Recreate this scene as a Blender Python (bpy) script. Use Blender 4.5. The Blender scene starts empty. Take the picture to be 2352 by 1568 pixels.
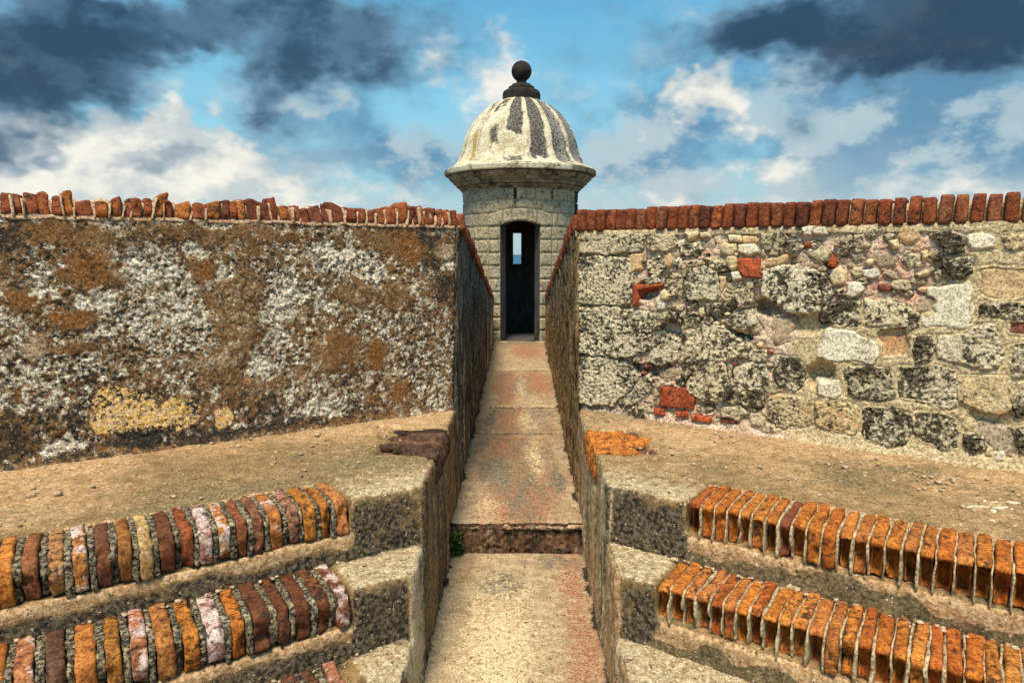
import bpy, bmesh, math, random
import numpy as np
from mathutils import Vector, Matrix

random.seed(7)
SC = bpy.context.scene
COL = SC.collection

# ------------------------------------------------------------------ camera
EYE = 1.85
F_PX = 1568.0                      # focal length for a picture 2352 wide
PITCH = math.atan(200 / F_PX)
YAW = math.atan(20 * math.cos(PITCH) / F_PX)
cam_d = bpy.data.cameras.new('camera')
cam = bpy.data.objects.new('camera', cam_d)
COL.objects.link(cam)
cam_d.sensor_width = 36.0
cam_d.lens = 36.0 * F_PX / 2352.0
cam_d.clip_start = 0.05
cam_d.clip_end = 120000
cam.location = (0, 0, EYE)
cam.rotation_euler = (math.pi / 2 - PITCH, 0, YAW)
SC.camera = cam


def ray(x, y):
    u = (x - 1176) / F_PX
    v = (y - 784) / F_PX
    fw = math.cos(PITCH) - v * math.sin(PITCH)
    dn = math.sin(PITCH) + v * math.cos(PITCH)
    c, s = math.cos(YAW), math.sin(YAW)
    return (u * c - fw * s, fw * c + u * s, -dn)


# ------------------------------------------------------------------ colour management
SC.view_settings.view_transform = 'Standard'
SC.view_settings.look = 'None'
EXPO = 0.20
SC.view_settings.exposure = EXPO
SC.view_settings.gamma = 1.0
SC.view_settings.use_curve_mapping = False

# ------------------------------------------------------------------ sun
SUN_EL = math.radians(62)
SUN_AZ = math.radians(192)          # clockwise from +Y: behind the viewer and to the left
sd = bpy.data.lights.new('sun', 'SUN')
sd.energy = 4.8
sd.angle = math.radians(17)
sd.color = (1.0, 0.87, 0.68)
sun = bpy.data.objects.new('sun', sd)
COL.objects.link(sun)
to_sun = Vector((math.sin(SUN_AZ) * math.cos(SUN_EL), math.cos(SUN_AZ) * math.cos(SUN_EL), math.sin(SUN_EL)))
sun.rotation_euler = to_sun.to_track_quat('Z', 'Y').to_euler()
sun.location = (-8, -8, 14)


# ------------------------------------------------------------------ node helpers
class NT:
    def __init__(self, tree):
        self.t = tree
        self.n = tree.nodes
        self.l = tree.links

    def link(self, a, b):
        if isinstance(a, (int, float)):
            b.default_value = a
        elif isinstance(a, tuple):
            d = b.default_value
            b.default_value = a if len(d) == len(a) else (a + (1.0,))[:len(d)]
        else:
            self.l.new(a, b)

    def math(self, op, a, b=None, c=None, clamp=False):
        m = self.n.new('ShaderNodeMath')
        m.operation = op
        m.use_clamp = clamp
        self.link(a, m.inputs[0])
        if b is not None:
            self.link(b, m.inputs[1])
        if c is not None:
            self.link(c, m.inputs[2])
        return m.outputs[0]

    def vmath(self, op, a, b=None):
        m = self.n.new('ShaderNodeVectorMath')
        m.operation = op
        self.link(a, m.inputs[0])
        if b is not None:
            self.link(b, m.inputs[1])
        return m.outputs['Value'] if op in ('LENGTH', 'DISTANCE', 'DOT_PRODUCT') else m.outputs[0]

    def smooth(self, x, lo, hi):
        m = self.n.new('ShaderNodeMapRange')
        m.interpolation_type = 'SMOOTHSTEP'
        self.link(x, m.inputs['Value'])
        m.inputs['From Min'].default_value = lo
        m.inputs['From Max'].default_value = hi
        return m.outputs[0]

    def noise(self, vec, scale, detail=4, rough=0.55, dist=0.0, color=False):
        m = self.n.new('ShaderNodeTexNoise')
        self.link(vec, m.inputs['Vector'])
        m.inputs['Scale'].default_value = scale
        m.inputs['Detail'].default_value = detail
        m.inputs['Roughness'].default_value = rough
        m.inputs['Distortion'].default_value = dist
        return m.outputs['Color'] if color else m.outputs['Fac']

    def voro(self, vec, scale, feature='F1'):
        m = self.n.new('ShaderNodeTexVoronoi')
        m.feature = feature
        self.link(vec, m.inputs['Vector'])
        m.inputs['Scale'].default_value = scale
        return m.outputs['Distance']

    def mix(self, fac, a, b, mode='MIX'):
        m = self.n.new('ShaderNodeMix')
        m.data_type = 'RGBA'
        m.blend_type = mode
        self.link(fac, m.inputs[0])
        self.link(a, m.inputs[6])
        self.link(b, m.inputs[7])
        return m.outputs[2]

    def attr(self, name):
        m = self.n.new('ShaderNodeAttribute')
        m.attribute_name = name
        return m.outputs['Fac']


# ------------------------------------------------------------------ world: Nishita sky with broken clouds
world = bpy.data.worlds.new('World')
SC.world = world
world.use_nodes = True
wt = NT(world.node_tree)
for nd in list(wt.n):
    wt.n.remove(nd)
w_out = wt.n.new('ShaderNodeOutputWorld')
w_bg = wt.n.new('ShaderNodeBackground')
SKY_STRENGTH = 0.15
w_bg.inputs['Strength'].default_value = SKY_STRENGTH
wt.l.new(w_bg.outputs[0], w_out.inputs[0])
sky = wt.n.new('ShaderNodeTexSky')
sky.sky_type = 'NISHITA'
sky.sun_disc = False
sky.sun_elevation = SUN_EL
sky.sun_rotation = SUN_AZ
sky.air_density = 1.0
sky.dust_density = 0.6
sky.ozone_density = 2.0
tc = wt.n.new('ShaderNodeTexCoord')
gdir = tc.outputs['Generated']
sep = wt.n.new('ShaderNodeSeparateXYZ')
wt.l.new(gdir, sep.inputs[0])
az = wt.math('ARCTAN2', sep.outputs[0], sep.outputs[1])
el = wt.math('ARCSINE', sep.outputs[2])
comb = wt.n.new('ShaderNodeCombineXYZ')
wt.l.new(az, comb.inputs[0])
wt.l.new(el, comb.inputs[1])
# noise is taken on the sphere of directions, squeezed a little towards the horizon
stretch = wt.vmath('MULTIPLY', gdir, (1.0, 1.0, 1.5))
n_big = wt.noise(stretch, 3.1, 6, 0.56)
n_mid = wt.noise(stretch, 7.5, 6, 0.58)
n_fine = wt.noise(stretch, 19.0, 3, 0.6)
# the same cloud density a little higher up: where it thins out upwards the cloud top is lit
n_up = wt.noise(wt.vmath('ADD', stretch, (-0.02, 0.0, 0.05)), 7.5, 5, 0.58)
lit = wt.smooth(wt.math('SUBTRACT', n_mid, n_up), -0.10, 0.10)
warp = wt.vmath('MULTIPLY', wt.vmath('SUBTRACT', wt.noise(stretch, 5.5, 4, 0.6, color=True), (0.5, 0.5, 0.5)), (0.30, 0.22, 0.0))
warp2 = wt.vmath('MULTIPLY', wt.vmath('SUBTRACT', wt.noise(stretch, 17.0, 3, 0.6, color=True), (0.5, 0.5, 0.5)), (0.07, 0.06, 0.0))
coord = wt.vmath('ADD', wt.vmath('ADD', comb.outputs[0], warp), warp2)


def blob_field(items):
    acc = None
    for (x, y, rx, ry, amp) in items:
        r = ray(x, y)
        ln = math.sqrt(sum(c * c for c in r))
        a0 = math.atan2(r[0], r[1])
        e0 = math.asin(r[2] / ln)
        d = wt.vmath('SUBTRACT', coord, (a0, e0, 0.0))
        d = wt.vmath('DIVIDE', d, (rx / F_PX, ry / F_PX, 1.0))
        g = wt.math('MULTIPLY', wt.smooth(wt.vmath('LENGTH', d), 1.25, 0.2), amp)
        acc = g if acc is None else wt.math('ADD', acc, g)
    return acc


def disp(r, g, b):
    """radiance that shows as this display colour"""
    f = lambda v: ((v / 255 + 0.055) / 1.055) ** 2.4 / (SKY_STRENGTH * 2 ** EXPO)
    return (f(r), f(g), f(b))


blue = wt.mix(1.0, sky.outputs[0], (0.52, 1.04, 0.98), 'MULTIPLY')
# thin pale haze low over the sea
haze = wt.smooth(el, 0.36, 0.0)
c0 = wt.mix(wt.math('MULTIPLY', haze, 0.85), blue, disp(168, 203, 216))
# soft blue-grey cloud
mid = wt.math('ADD', blob_field([(1950, 330, 520, 190, 0.62), (1420, 300, 230, 160, 0.55), (760, 330, 330, 130, 0.55),
                                 (1000, 420, 500, 90, 0.40), (2250, 230, 260, 220, 0.45), (430, 380, 130, 60, 0.45), (1800, 170, 200, 90, 0.3)]),
              wt.math('MULTIPLY_ADD', n_mid, 2.0, -0.92))
mcol = wt.mix(wt.smooth(wt.math('ADD', wt.math('MULTIPLY', lit, 0.45), n_big), 0.42, 0.98), disp(92, 142, 178), disp(184, 202, 210))
c1 = wt.mix(wt.math('MULTIPLY', wt.smooth(mid, 0.02, 0.85), 0.92), c0, mcol)
# pale veil in the lowest part of the sky
low = wt.math('ADD', wt.smooth(el, 0.20, 0.03), wt.math('MULTIPLY_ADD', n_mid, 1.6, -0.85))
c1 = wt.mix(wt.math('MULTIPLY', wt.smooth(low, 0.2, 1.0), 0.75), c1, disp(188, 204, 210))
# sunlit cumulus
whi = wt.math('ADD', blob_field([(250, 340, 300, 95, 0.92), (120, 420, 300, 80, 0.7), (540, 390, 170, 80, 0.6),
                                 (1120, 150, 110, 110, 0.42), (1600, 215, 130, 66, 0.72), (1730, 360, 120, 60, 0.62),
                                 (2200, 420, 90, 40, 0.42), (650, 460, 420, 50, 0.45), (1700, 470, 600, 30, 0.25), (1260, 330, 60, 90, 0.3)]),
              wt.math('MULTIPLY_ADD', n_mid, 1.7, -0.90))
wcol = wt.mix(wt.math('ADD', wt.math('MULTIPLY', lit, 0.75), wt.math('MULTIPLY_ADD', n_fine, 0.8, -0.25), clamp=True), disp(192, 204, 208), disp(254, 249, 236))
c2 = wt.mix(wt.math('MULTIPLY', wt.smooth(whi, 0.08, 0.62), 0.97), c1, wcol)
# dark rain-heavy cloud
drk = wt.math('ADD', blob_field([(60, 120, 200, 160, 1.0), (330, 50, 190, 80, 0.8), (760, 90, 340, 160, 1.0),
                                 (640, 220, 130, 100, 0.35), (2100, 30, 640, 120, 1.3), (1830, 150, 150, 110, 0.40),
                                 (2300, 180, 220, 130, 0.40), (30, 330, 80, 60, 0.5), (180, 330, 50, 35, 0.42), (400, 370, 100, 40, 0.40)]),
              wt.math('MULTIPLY_ADD', n_big, 1.5, -0.84))
dcol = wt.mix(wt.smooth(wt.math('ADD', drk, wt.math('MULTIPLY_ADD', lit, -0.35, 0.5)), 0.42, 1.55), disp(112, 150, 178), disp(46, 70, 94))
c3 = wt.mix(wt.math('MULTIPLY', wt.smooth(drk, 0.0, 0.80), 0.95), c2, dcol)
wt.l.new(c3, w_bg.inputs['Color'])
world.cycles.sampling_method = 'NONE'
SC.cycles.max_bounces = 4
SC.cycles.diffuse_bounces = 3
SC.cycles.glossy_bounces = 2
SC.cycles.caustics_reflective = False
SC.cycles.caustics_refractive = False


# ------------------------------------------------------------------ numpy noise
def _hash(ix, iy, iz, seed):
    h = (ix.astype(np.uint32) * np.uint32(374761393) + iy.astype(np.uint32) * np.uint32(668265263)
         + iz.astype(np.uint32) * np.uint32(2147483647) + np.uint32((seed * 1274126177) & 0xffffffff))
    h = (h ^ (h >> np.uint32(13))) * np.uint32(1274126177)
    h = (h ^ (h >> np.uint32(16))) * np.uint32(2246822519)
    h = h ^ (h >> np.uint32(13))
    return h.astype(np.float64) / 4294967295.0


def vnoise(p, seed=0):
    i = np.floor(p).astype(np.int64)
    f = p - i
    f = f * f * f * (f * (f * 6 - 15) + 10)
    out = 0
    for dx in (0, 1):
        wx = f[:, 0] if dx else 1 - f[:, 0]
        for dy in (0, 1):
            wy = f[:, 1] if dy else 1 - f[:, 1]
            for dz in (0, 1):
                wz = f[:, 2] if dz else 1 - f[:, 2]
                out = out + wx * wy * wz * _hash(i[:, 0] + dx, i[:, 1] + dy, i[:, 2] + dz, seed)
    return out * 2 - 1


def fbm(p, octaves=4, seed=0, gain=0.5):
    a, s, t = 1.0, 0.0, 0.0
    q = np.array(p, dtype=np.float64)
    for o in range(octaves):
        s = s + a * vnoise(q, seed + o * 17)
        t += a
        a *= gain
        q = q * 2.03 + 11.3
    return s / t


def worley(p, seed=0):
    i = np.floor(p).astype(np.int64)
    best = np.full(len(p), 9.0)
    for dx in (-1, 0, 1):
        for dy in (-1, 0, 1):
            for dz in (-1, 0, 1):
                c = i + np.array([dx, dy, dz])
                px = c[:, 0] + _hash(c[:, 0], c[:, 1], c[:, 2], seed + 1)
                py = c[:, 1] + _hash(c[:, 0], c[:, 1], c[:, 2], seed + 2)
                pz = c[:, 2] + _hash(c[:, 0], c[:, 1], c[:, 2], seed + 3)
                d = (px - p[:, 0]) ** 2 + (py - p[:, 1]) ** 2 + (pz - p[:, 2]) ** 2
                best = np.minimum(best, d)
    return np.sqrt(best)


def sstep(x, lo, hi):
    t = np.clip((x - lo) / (hi - lo), 0, 1)
    return t * t * (3 - 2 * t)


# ------------------------------------------------------------------ object helpers
def make_mesh(name, V, Fc, attrs=None, smooth=True):
    me = bpy.data.meshes.new(name)
    V = np.asarray(V, dtype=np.float32)
    if isinstance(Fc, np.ndarray):
        nf, k = Fc.shape
        me.vertices.add(len(V))
        me.vertices.foreach_set('co', V.ravel())
        me.loops.add(nf * k)
        me.loops.foreach_set('vertex_index', Fc.astype(np.int32).ravel())
        me.polygons.add(nf)
        me.polygons.foreach_set('loop_start', np.arange(0, nf * k, k, dtype=np.int32))
        me.update(calc_edges=True)
    else:
        me.from_pydata(V.tolist(), [], Fc)
    me.polygons.foreach_set('use_smooth', np.full(len(me.polygons), smooth, dtype=bool))
    if attrs:
        for an, av in attrs.items():
            at = me.attributes.new(an, 'FLOAT', 'POINT')
            at.data.foreach_set('value', np.asarray(av, dtype=np.float32))
    me.update()
    return me


def add_obj(name, me, mat, parent=None, color=None):
    o = bpy.data.objects.new(name, me)
    COL.objects.link(o)
    if mat is not None and len(me.materials) == 0:
        me.materials.append(mat)
    if parent is not None:
        o.parent = parent
    if color is not None:
        o.color = color
    return o


def thing(name, label, cat, group=None):
    o = bpy.data.objects.new(name, None)
    COL.objects.link(o)
    o.empty_display_size = 0.2
    o['label'] = label
    o['category'] = cat
    o['kind'] = 'thing'
    if group:
        o['group'] = group
    return o


def structure(o, kind='structure'):
    o['kind'] = kind
    return o


def grid_faces(nu, nv, flip=False):
    i = np.arange(nu - 1)[:, None]
    j = np.arange(nv - 1)[None, :]
    a = (i * nv + j).ravel()
    b = ((i + 1) * nv + j).ravel()
    c = ((i + 1) * nv + j + 1).ravel()
    d = (i * nv + j + 1).ravel()
    return np.stack([a, d, c, b] if flip else [a, b, c, d], 1)


_BOX = {}


def box_grid(nx, ny, nz):
    """unit cube surface, evenly divided; returns verts in [-1,1] and quads (outward)."""
    key = (nx, ny, nz)
    if key in _BOX:
        return _BOX[key]
    idx, V, Fq = {}, [], []

    def vid(i, j, k):
        t = (i, j, k)
        if t not in idx:
            idx[t] = len(V)
            V.append((2 * i / nx - 1, 2 * j / ny - 1, 2 * k / nz - 1))
        return idx[t]
    for i in range(nx):
        for j in range(ny):
            Fq.append((vid(i, j, 0), vid(i, j + 1, 0), vid(i + 1, j + 1, 0), vid(i + 1, j, 0)))
            Fq.append((vid(i, j, nz), vid(i + 1, j, nz), vid(i + 1, j + 1, nz), vid(i, j + 1, nz)))
    for i in range(nx):
        for k in range(nz):
            Fq.append((vid(i, 0, k), vid(i + 1, 0, k), vid(i + 1, 0, k + 1), vid(i, 0, k + 1)))
            Fq.append((vid(i, ny, k), vid(i, ny, k + 1), vid(i + 1, ny, k + 1), vid(i + 1, ny, k)))
    for j in range(ny):
        for k in range(nz):
            Fq.append((vid(0, j, k), vid(0, j, k + 1), vid(0, j + 1, k + 1), vid(0, j + 1, k)))
            Fq.append((vid(nx, j, k), vid(nx, j + 1, k), vid(nx, j + 1, k + 1), vid(nx, j, k + 1)))
    _BOX[key] = (np.array(V), np.array(Fq))
    return _BOX[key]


def round_box(half, r, div):
    """rounded box: half extents, edge radius, divisions -> verts, quads"""
    U, Fq = box_grid(*div)
    h = np.array(half)
    P = U * h
    inner = np.clip(P, -(h - r), h - r)
    d = P - inner
    ln = np.linalg.norm(d, axis=1)
    ln[ln == 0] = 1
    P = inner + d / ln[:, None] * r
    return P, Fq.copy()


# ------------------------------------------------------------------ materials
def base_mat(name, rough=0.9):
    m = bpy.data.materials.new(name)
    m.use_nodes = True
    t = NT(m.node_tree)
    b = t.n['Principled BSDF']
    b.inputs['Roughness'].default_value = rough
    b.inputs['Specular IOR Level'].default_value = 0.25
    return m, t, b


def weathered(name, c1, c2, layers=(), scale=9.0, stretch=(1, 1, 1), bump=0.5, bscale=90.0, bdist=0.01,
              specks=(), rough=0.92, objcol=0.0, grit=88.0, gritlo=0.36):
    """two-tone mineral surface with ragged layers; a layer = (attribute or None, colour, noise scale, amplitude, bias, softness)"""
    m, t, b = base_mat(name, rough)
    geo = t.n.new('ShaderNodeNewGeometry')
    pos = geo.outputs['Position']
    sp = t.vmath('MULTIPLY', pos, stretch)
    n1 = t.noise(sp, scale, 5, 0.62)
    col = t.mix(t.smooth(n1, 0.34, 0.66), c1, c2)
    if objcol:
        oi = t.n.new('ShaderNodeObjectInfo')
        col = t.mix(objcol, col, t.mix(t.smooth(n1, 0.3, 0.7), oi.outputs['Color'],
                                       t.mix(1.0, oi.outputs['Color'], (0.62, 0.58, 0.55), 'MULTIPLY')))
    for i, lay in enumerate(layers):
        at, c, ns, amp, bias, soft = lay[:6]
        off = t.vmath('ADD', pos if len(lay) > 6 else sp, (i * 3.7, i * 5.1, i * 2.3))
        nz = t.noise(off, ns, 4 if ns > 60 else 5, 0.72)
        v = t.math('MULTIPLY_ADD', nz, amp, bias - amp * 0.5)
        if at:
            v = t.math('ADD', v, t.attr(at))
        f = t.smooth(v, 0.5 - soft, 0.5 + soft)
        if isinstance(c[0], tuple):
            n2 = t.noise(off, ns * 2.7, 2, 0.6)
            c = t.mix(t.smooth(n2, 0.36, 0.64), c[0], c[1])
        col = t.mix(f, col, c)
    for (c, ns, lo, hi) in specks:
        nz = t.noise(t.vmath('ADD', pos, (ns, 0.0, 3.0)), ns, 2, 0.6)
        col = t.mix(t.smooth(nz, lo, hi), col, c)
    fine = t.noise(pos, grit, 3, 0.82)
    col = t.mix(1.0, col, t.mix(t.smooth(fine, 0.33, 0.60), (gritlo, gritlo * .95, gritlo * .9), (1.22, 1.22, 1.22)), 'MULTIPLY')
    t.link(col, b.inputs['Base Color'])
    if bump:
        bh = t.math('MULTIPLY', t.noise(sp, bscale * 0.35, 4, 0.7), 1.8)
        bp = t.n.new('ShaderNodeBump')
        bp.inputs['Strength'].default_value = bump
        bp.inputs['Distance'].default_value = bdist
        t.link(bh, bp.inputs['Height'])
        t.l.new(bp.outputs[0], b.inputs['Normal'])
    return m


def brick_material(name):
    """colour of each brick comes from the object; alpha says how much white salt bloom it carries"""
    m, t, b = base_mat(name, 0.88)
    geo = t.n.new('ShaderNodeNewGeometry')
    oi = t.n.new('ShaderNodeObjectInfo')
    pos = t.vmath('ADD', geo.outputs['Position'], oi.outputs['Location'])
    n1 = t.noise(pos, 26, 5, 0.6)
    n2 = t.noise(pos, 75, 5, 0.65)
    col = t.mix(t.smooth(n1, 0.35, 0.68), oi.outputs['Color'], t.mix(1.0, oi.outputs['Color'], (0.55, 0.42, 0.36), 'MULTIPLY'))
    col = t.mix(t.math('MULTIPLY', t.smooth(n2, 0.52, 0.75), 0.5), col, t.mix(1.0, oi.outputs['Color'], (1.35, 1.5, 1.6), 'MULTIPLY'))
    v = t.math('ADD', t.noise(t.vmath('ADD', pos, (4.0, 1.0, 7.0)), 17, 6, 0.6), t.math('MULTIPLY_ADD', oi.outputs['Alpha'], 0.42, -0.42))
    col = t.mix(t.math('MULTIPLY', t.smooth(v, 0.42, 0.56), 0.9), col, t.mix(n2, (0.55, 0.37, 0.32), (0.80, 0.70, 0.64)))
    k = t.noise(t.vmath('ADD', pos, (9.0, 3.0, 2.0)), 34, 4, 0.7)
    k = t.math('MULTIPLY_ADD', oi.outputs['Random'], 0.10, k)
    col = t.mix(t.math('MULTIPLY', t.smooth(k, 0.57, 0.70), 0.85), col, (0.022, 0.015, 0.011))
    pits = t.smooth(t.voro(pos, 110), 0.22, 0.10)
    col = t.mix(t.math('MULTIPLY', pits, 0.6), col, (0.05, 0.02, 0.012))
    gr = t.noise(pos, 95, 2, 0.8)
    col = t.mix(1.0, col, t.mix(t.smooth(gr, 0.34, 0.60), (0.52, 0.48, 0.45), (1.18, 1.18, 1.18)), 'MULTIPLY')
    t.link(col, b.inputs['Base Color'])
    bh = t.math('ADD', t.math('MULTIPLY', n1, 1.5), t.math('ADD', n2, t.math('MULTIPLY', pits, -0.6)))
    bp = t.n.new('ShaderNodeBump')
    bp.inputs['Strength'].default_value = 0.55
    bp.inputs['Distance'].default_value = 0.008
    t.link(bh, bp.inputs['Height'])
    t.l.new(bp.outputs[0], b.inputs['Normal'])
    return m


BLACK = ((0.012, 0.011, 0.009), (0.045, 0.038, 0.028))
MAT = {}
MAT['brick'] = brick_material('fired_brick')
MAT['fin'] = weathered('lime_joint_mortar', (0.34, 0.25, 0.14), (0.54, 0.43, 0.27),
                       [(None, ((0.05, 0.04, 0.03), (0.16, 0.12, 0.08)), 42, 1.6, 0.26, 0.14)], 22, bump=0.6)
MAT['fin_dark'] = weathered('lichen_joint_mortar', (0.20, 0.16, 0.095), (0.42, 0.35, 0.22),
                            [(None, BLACK, 62, 2.0, 0.52, 0.16)], 22, bump=0.7)
MAT['fin_pink'] = weathered('pale_pink_mortar', (0.42, 0.25, 0.145), (0.58, 0.40, 0.26),
                            [(None, ((0.12, 0.05, 0.022), (0.28, 0.12, 0.05)), 30, 1.5, 0.30, 0.14)], 22, bump=0.7)
MAT['plaster'] = weathered('weathered_wall_plaster', (0.135, 0.066, 0.024), (0.25, 0.135, 0.057), [
    ('tan', ((0.34, 0.235, 0.14), (0.50, 0.37, 0.24)), 30, 1.6, 0.0, 0.18),
    ('rust', ((0.17, 0.066, 0.016), (0.27, 0.115, 0.032)), 26, 1.0, 0.0, 0.20),
    ('dark', ((0.018, 0.015, 0.011), (0.065, 0.046, 0.028)), 24, 1.8, 0.0, 0.16),
    ('white', ((0.40, 0.33, 0.235), (0.80, 0.72, 0.58)), 22, 2.4, 0.0, 0.14),
    ('ochre', ((0.70, 0.42, 0.11), (0.70, 0.49, 0.29)), 13, 0.9, 0.0, 0.05),
    ('lichen', BLACK, 45, 2.6, 0.0, 0.14),
], 16, bump=0.55, bscale=140, bdist=0.010, specks=[((0.80, 0.72, 0.58), 150, 0.67, 0.73), ((0.018, 0.014, 0.010), 120, 0.64, 0.70)])
MAT['mortar'] = weathered('rubble_wall_mortar', (0.56, 0.40, 0.28), (0.72, 0.56, 0.42), [
    ('joint', ((0.46, 0.35, 0.19), (0.62, 0.50, 0.31)), 16, 1.1, 0.0, 0.20),
    ('pink', ((0.50, 0.255, 0.17), (0.66, 0.42, 0.31)), 22, 1.2, 0.0, 0.2),
    ('grey', ((0.07, 0.06, 0.042), (0.34, 0.28, 0.19)), 55, 2.0, 0.0, 0.14),
], 18, bump=0.6, bscale=110, bdist=0.012, specks=[((0.34, 0.095, 0.045), 60, 0.67, 0.71)])
MAT['tread'] = weathered('worn_tread_render', (0.185, 0.112, 0.045), (0.31, 0.20, 0.092), [
    ('warm', ((0.37, 0.215, 0.098), (0.51, 0.335, 0.185)), 14, 1.2, 0.0, 0.25),
    ('grey', ((0.11, 0.08, 0.038), (0.24, 0.18, 0.092)), 24, 1.6, 0.0, 0.24),
    ('plas', ((0.33, 0.19, 0.085), (0.52, 0.35, 0.20)), 17, 1.2, 0.0, 0.08),
    ('light', ((0.42, 0.335, 0.20), (0.60, 0.50, 0.33)), 30, 1.7, 0.0, 0.26),
    ('dark', ((0.018, 0.015, 0.011), (0.15, 0.115, 0.072)), 20, 1.3, 0.0, 0.28),
    ('flake', (0.74, 0.66, 0.46), 40, 1.2, 0.0, 0.03),
    ('brk', ((0.34, 0.105, 0.020), (0.62, 0.26, 0.06)), 30, 0.9, 0.0, 0.1),
    ('brkd', ((0.035, 0.020, 0.014), (0.26, 0.13, 0.08)), 30, 0.9, 0.0, 0.12),
], 12, bump=0.5, bscale=120, bdist=0.010, gritlo=0.58, specks=[((0.075, 0.045, 0.020), 52, 0.64, 0.70), ((0.045, 0.030, 0.016), 21, 0.70, 0.74), ((0.74, 0.60, 0.40), 90, 0.66, 0.72)])
MAT['side_l'] = weathered('streaked_side_render', (0.16, 0.125, 0.078), (0.30, 0.245, 0.165), [
    (None, ((0.42, 0.37, 0.27), (0.64, 0.56, 0.43)), 10, 1.8, 0.38, 0.2),
    (None, ((0.015, 0.014, 0.010), (0.06, 0.048, 0.030)), 12, 2.0, 0.46, 0.2),
    ('pale', (0.66, 0.50, 0.32), 8, 0.8, 0.0, 0.05),
    (None, BLACK, 26, 2.2, 0.36, 0.16, 1),
], 8, stretch=(1.3, 1.6, 0.30), bump=0.7, bscale=60, bdist=0.02)
MAT['side_r'] = weathered('golden_streaked_render', (0.30, 0.175, 0.065), (0.50, 0.33, 0.145), [
    (None, ((0.50, 0.39, 0.22), (0.66, 0.55, 0.36)), 12, 1.8, 0.26, 0.2),
    (None, ((0.012, 0.011, 0.009), (0.07, 0.045, 0.020)), 13, 2.2, 0.36, 0.16),
    ('pale', ((0.55, 0.33, 0.12), (0.66, 0.50, 0.30)), 8, 0.9, 0.0, 0.06),
    (None, BLACK, 26, 2.3, 0.34, 0.14, 1),
], 8, stretch=(1.3, 1.6, 0.30), bump=0.9, bscale=60, bdist=0.025)
MAT['path'] = weathered('worn_path_slab', (0.33, 0.24, 0.14), (0.48, 0.37, 0.23), [
    ('rust', ((0.25, 0.105, 0.048), (0.42, 0.235, 0.14)), 26, 1.9, 0.0, 0.28),
    ('grey', ((0.12, 0.10, 0.07), (0.25, 0.20, 0.14)), 16, 1.3, 0.0, 0.26),
    ('pale', ((0.56, 0.44, 0.25), (0.68, 0.55, 0.34)), 44, 1.8, 0.0, 0.14),
    ('dark', BLACK, 36, 1.5, 0.0, 0.14),
], 12, bump=0.45, bscale=95, bdist=0.010, gritlo=0.62, specks=[((0.15, 0.085, 0.040), 46, 0.61, 0.67), ((0.05, 0.03, 0.016), 70, 0.66, 0.70), ((0.02, 0.016, 0.012), 26, 0.71, 0.73)])
MAT['coral'] = weathered('pitted_coral_stone', (0.56, 0.45, 0.28), (0.80, 0.68, 0.46), [
    ('lich', ((0.016, 0.014, 0.010), (0.12, 0.095, 0.055)), 40, 2.2, 0.0, 0.13),
    ('warmth', ((0.50, 0.31, 0.13), (0.64, 0.45, 0.24)), 24, 1.5, 0.0, 0.16)], 40, bump=0.7, bscale=110, bdist=0.012, objcol=0.65)
MAT['smooth_stone'] = weathered('smooth_limestone', (0.64, 0.54, 0.37), (0.78, 0.69, 0.52), [
    ('lich', ((0.03, 0.025, 0.018), (0.2, 0.15, 0.09)), 70, 2.0, 0.0, 0.14)], 24, bump=0.4, bscale=90, bdist=0.010, objcol=0.8)
MAT['core'] = weathered('fort_masonry', (0.26, 0.20, 0.13), (0.38, 0.30, 0.20), [(None, BLACK, 12, 1.3, 0.2, 0.15)], 6, bump=0.5, bscale=30)
MAT['ashlar'] = weathered('tower_ashlar', (0.44, 0.36, 0.235), (0.58, 0.49, 0.33), [
    (None, ((0.13, 0.112, 0.085), (0.28, 0.24, 0.18)), 9, 1.7, 0.38, 0.18),
    (None, ((0.014, 0.014, 0.013), (0.06, 0.052, 0.040)), 30, 2.3, 0.30, 0.12),
    ('stain', ((0.010, 0.011, 0.012), (0.035, 0.035, 0.032)), 16, 0.9, 0.0, 0.12),
    (None, ((0.40, 0.27, 0.10), (0.46, 0.33, 0.16)), 7, 1.3, 0.08, 0.2)], 9, bump=0.6, bscale=50, bdist=0.012, objcol=0.5)
MAT['tower_joint'] = weathered('tower_joint_mortar', (0.24, 0.19, 0.115), (0.36, 0.30, 0.19), [], 12, bump=0.4)
MAT['interior'] = weathered('dark_inner_plaster', (0.06, 0.058, 0.058), (0.12, 0.112, 0.108), [  # dark grey plaster tone, used throughout the inside of the sentry box
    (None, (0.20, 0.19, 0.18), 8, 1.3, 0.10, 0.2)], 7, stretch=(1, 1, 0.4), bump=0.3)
MAT['dome'] = weathered('dome_lime_render', (0.46, 0.38, 0.24), (0.70, 0.62, 0.45), [
    (None, ((0.26, 0.22, 0.15), (0.40, 0.33, 0.21)), 14, 1.6, 0.20, 0.2),
    ('gold', ((0.42, 0.25, 0.060), (0.50, 0.34, 0.12)), 9, 0.7, 0.0, 0.18),
    ('dark', ((0.020, 0.020, 0.020), (0.17, 0.145, 0.12)), 14, 2.2, 0.0, 0.36),
    ('grain', ((0.30, 0.27, 0.25), (0.42, 0.38, 0.33)), 46, 1.7, 0.0, 0.10),
], 6, bump=0.45, bscale=40, bdist=0.012, grit=38, gritlo=.55)
MAT['finial'] = weathered('blackened_stone', (0.016, 0.014, 0.012), (0.040, 0.031, 0.022), [
    (None, (0.11, 0.075, 0.040), 9, 1.2, 0.05, 0.2)], 8, bump=0.5, bscale=40)
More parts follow.
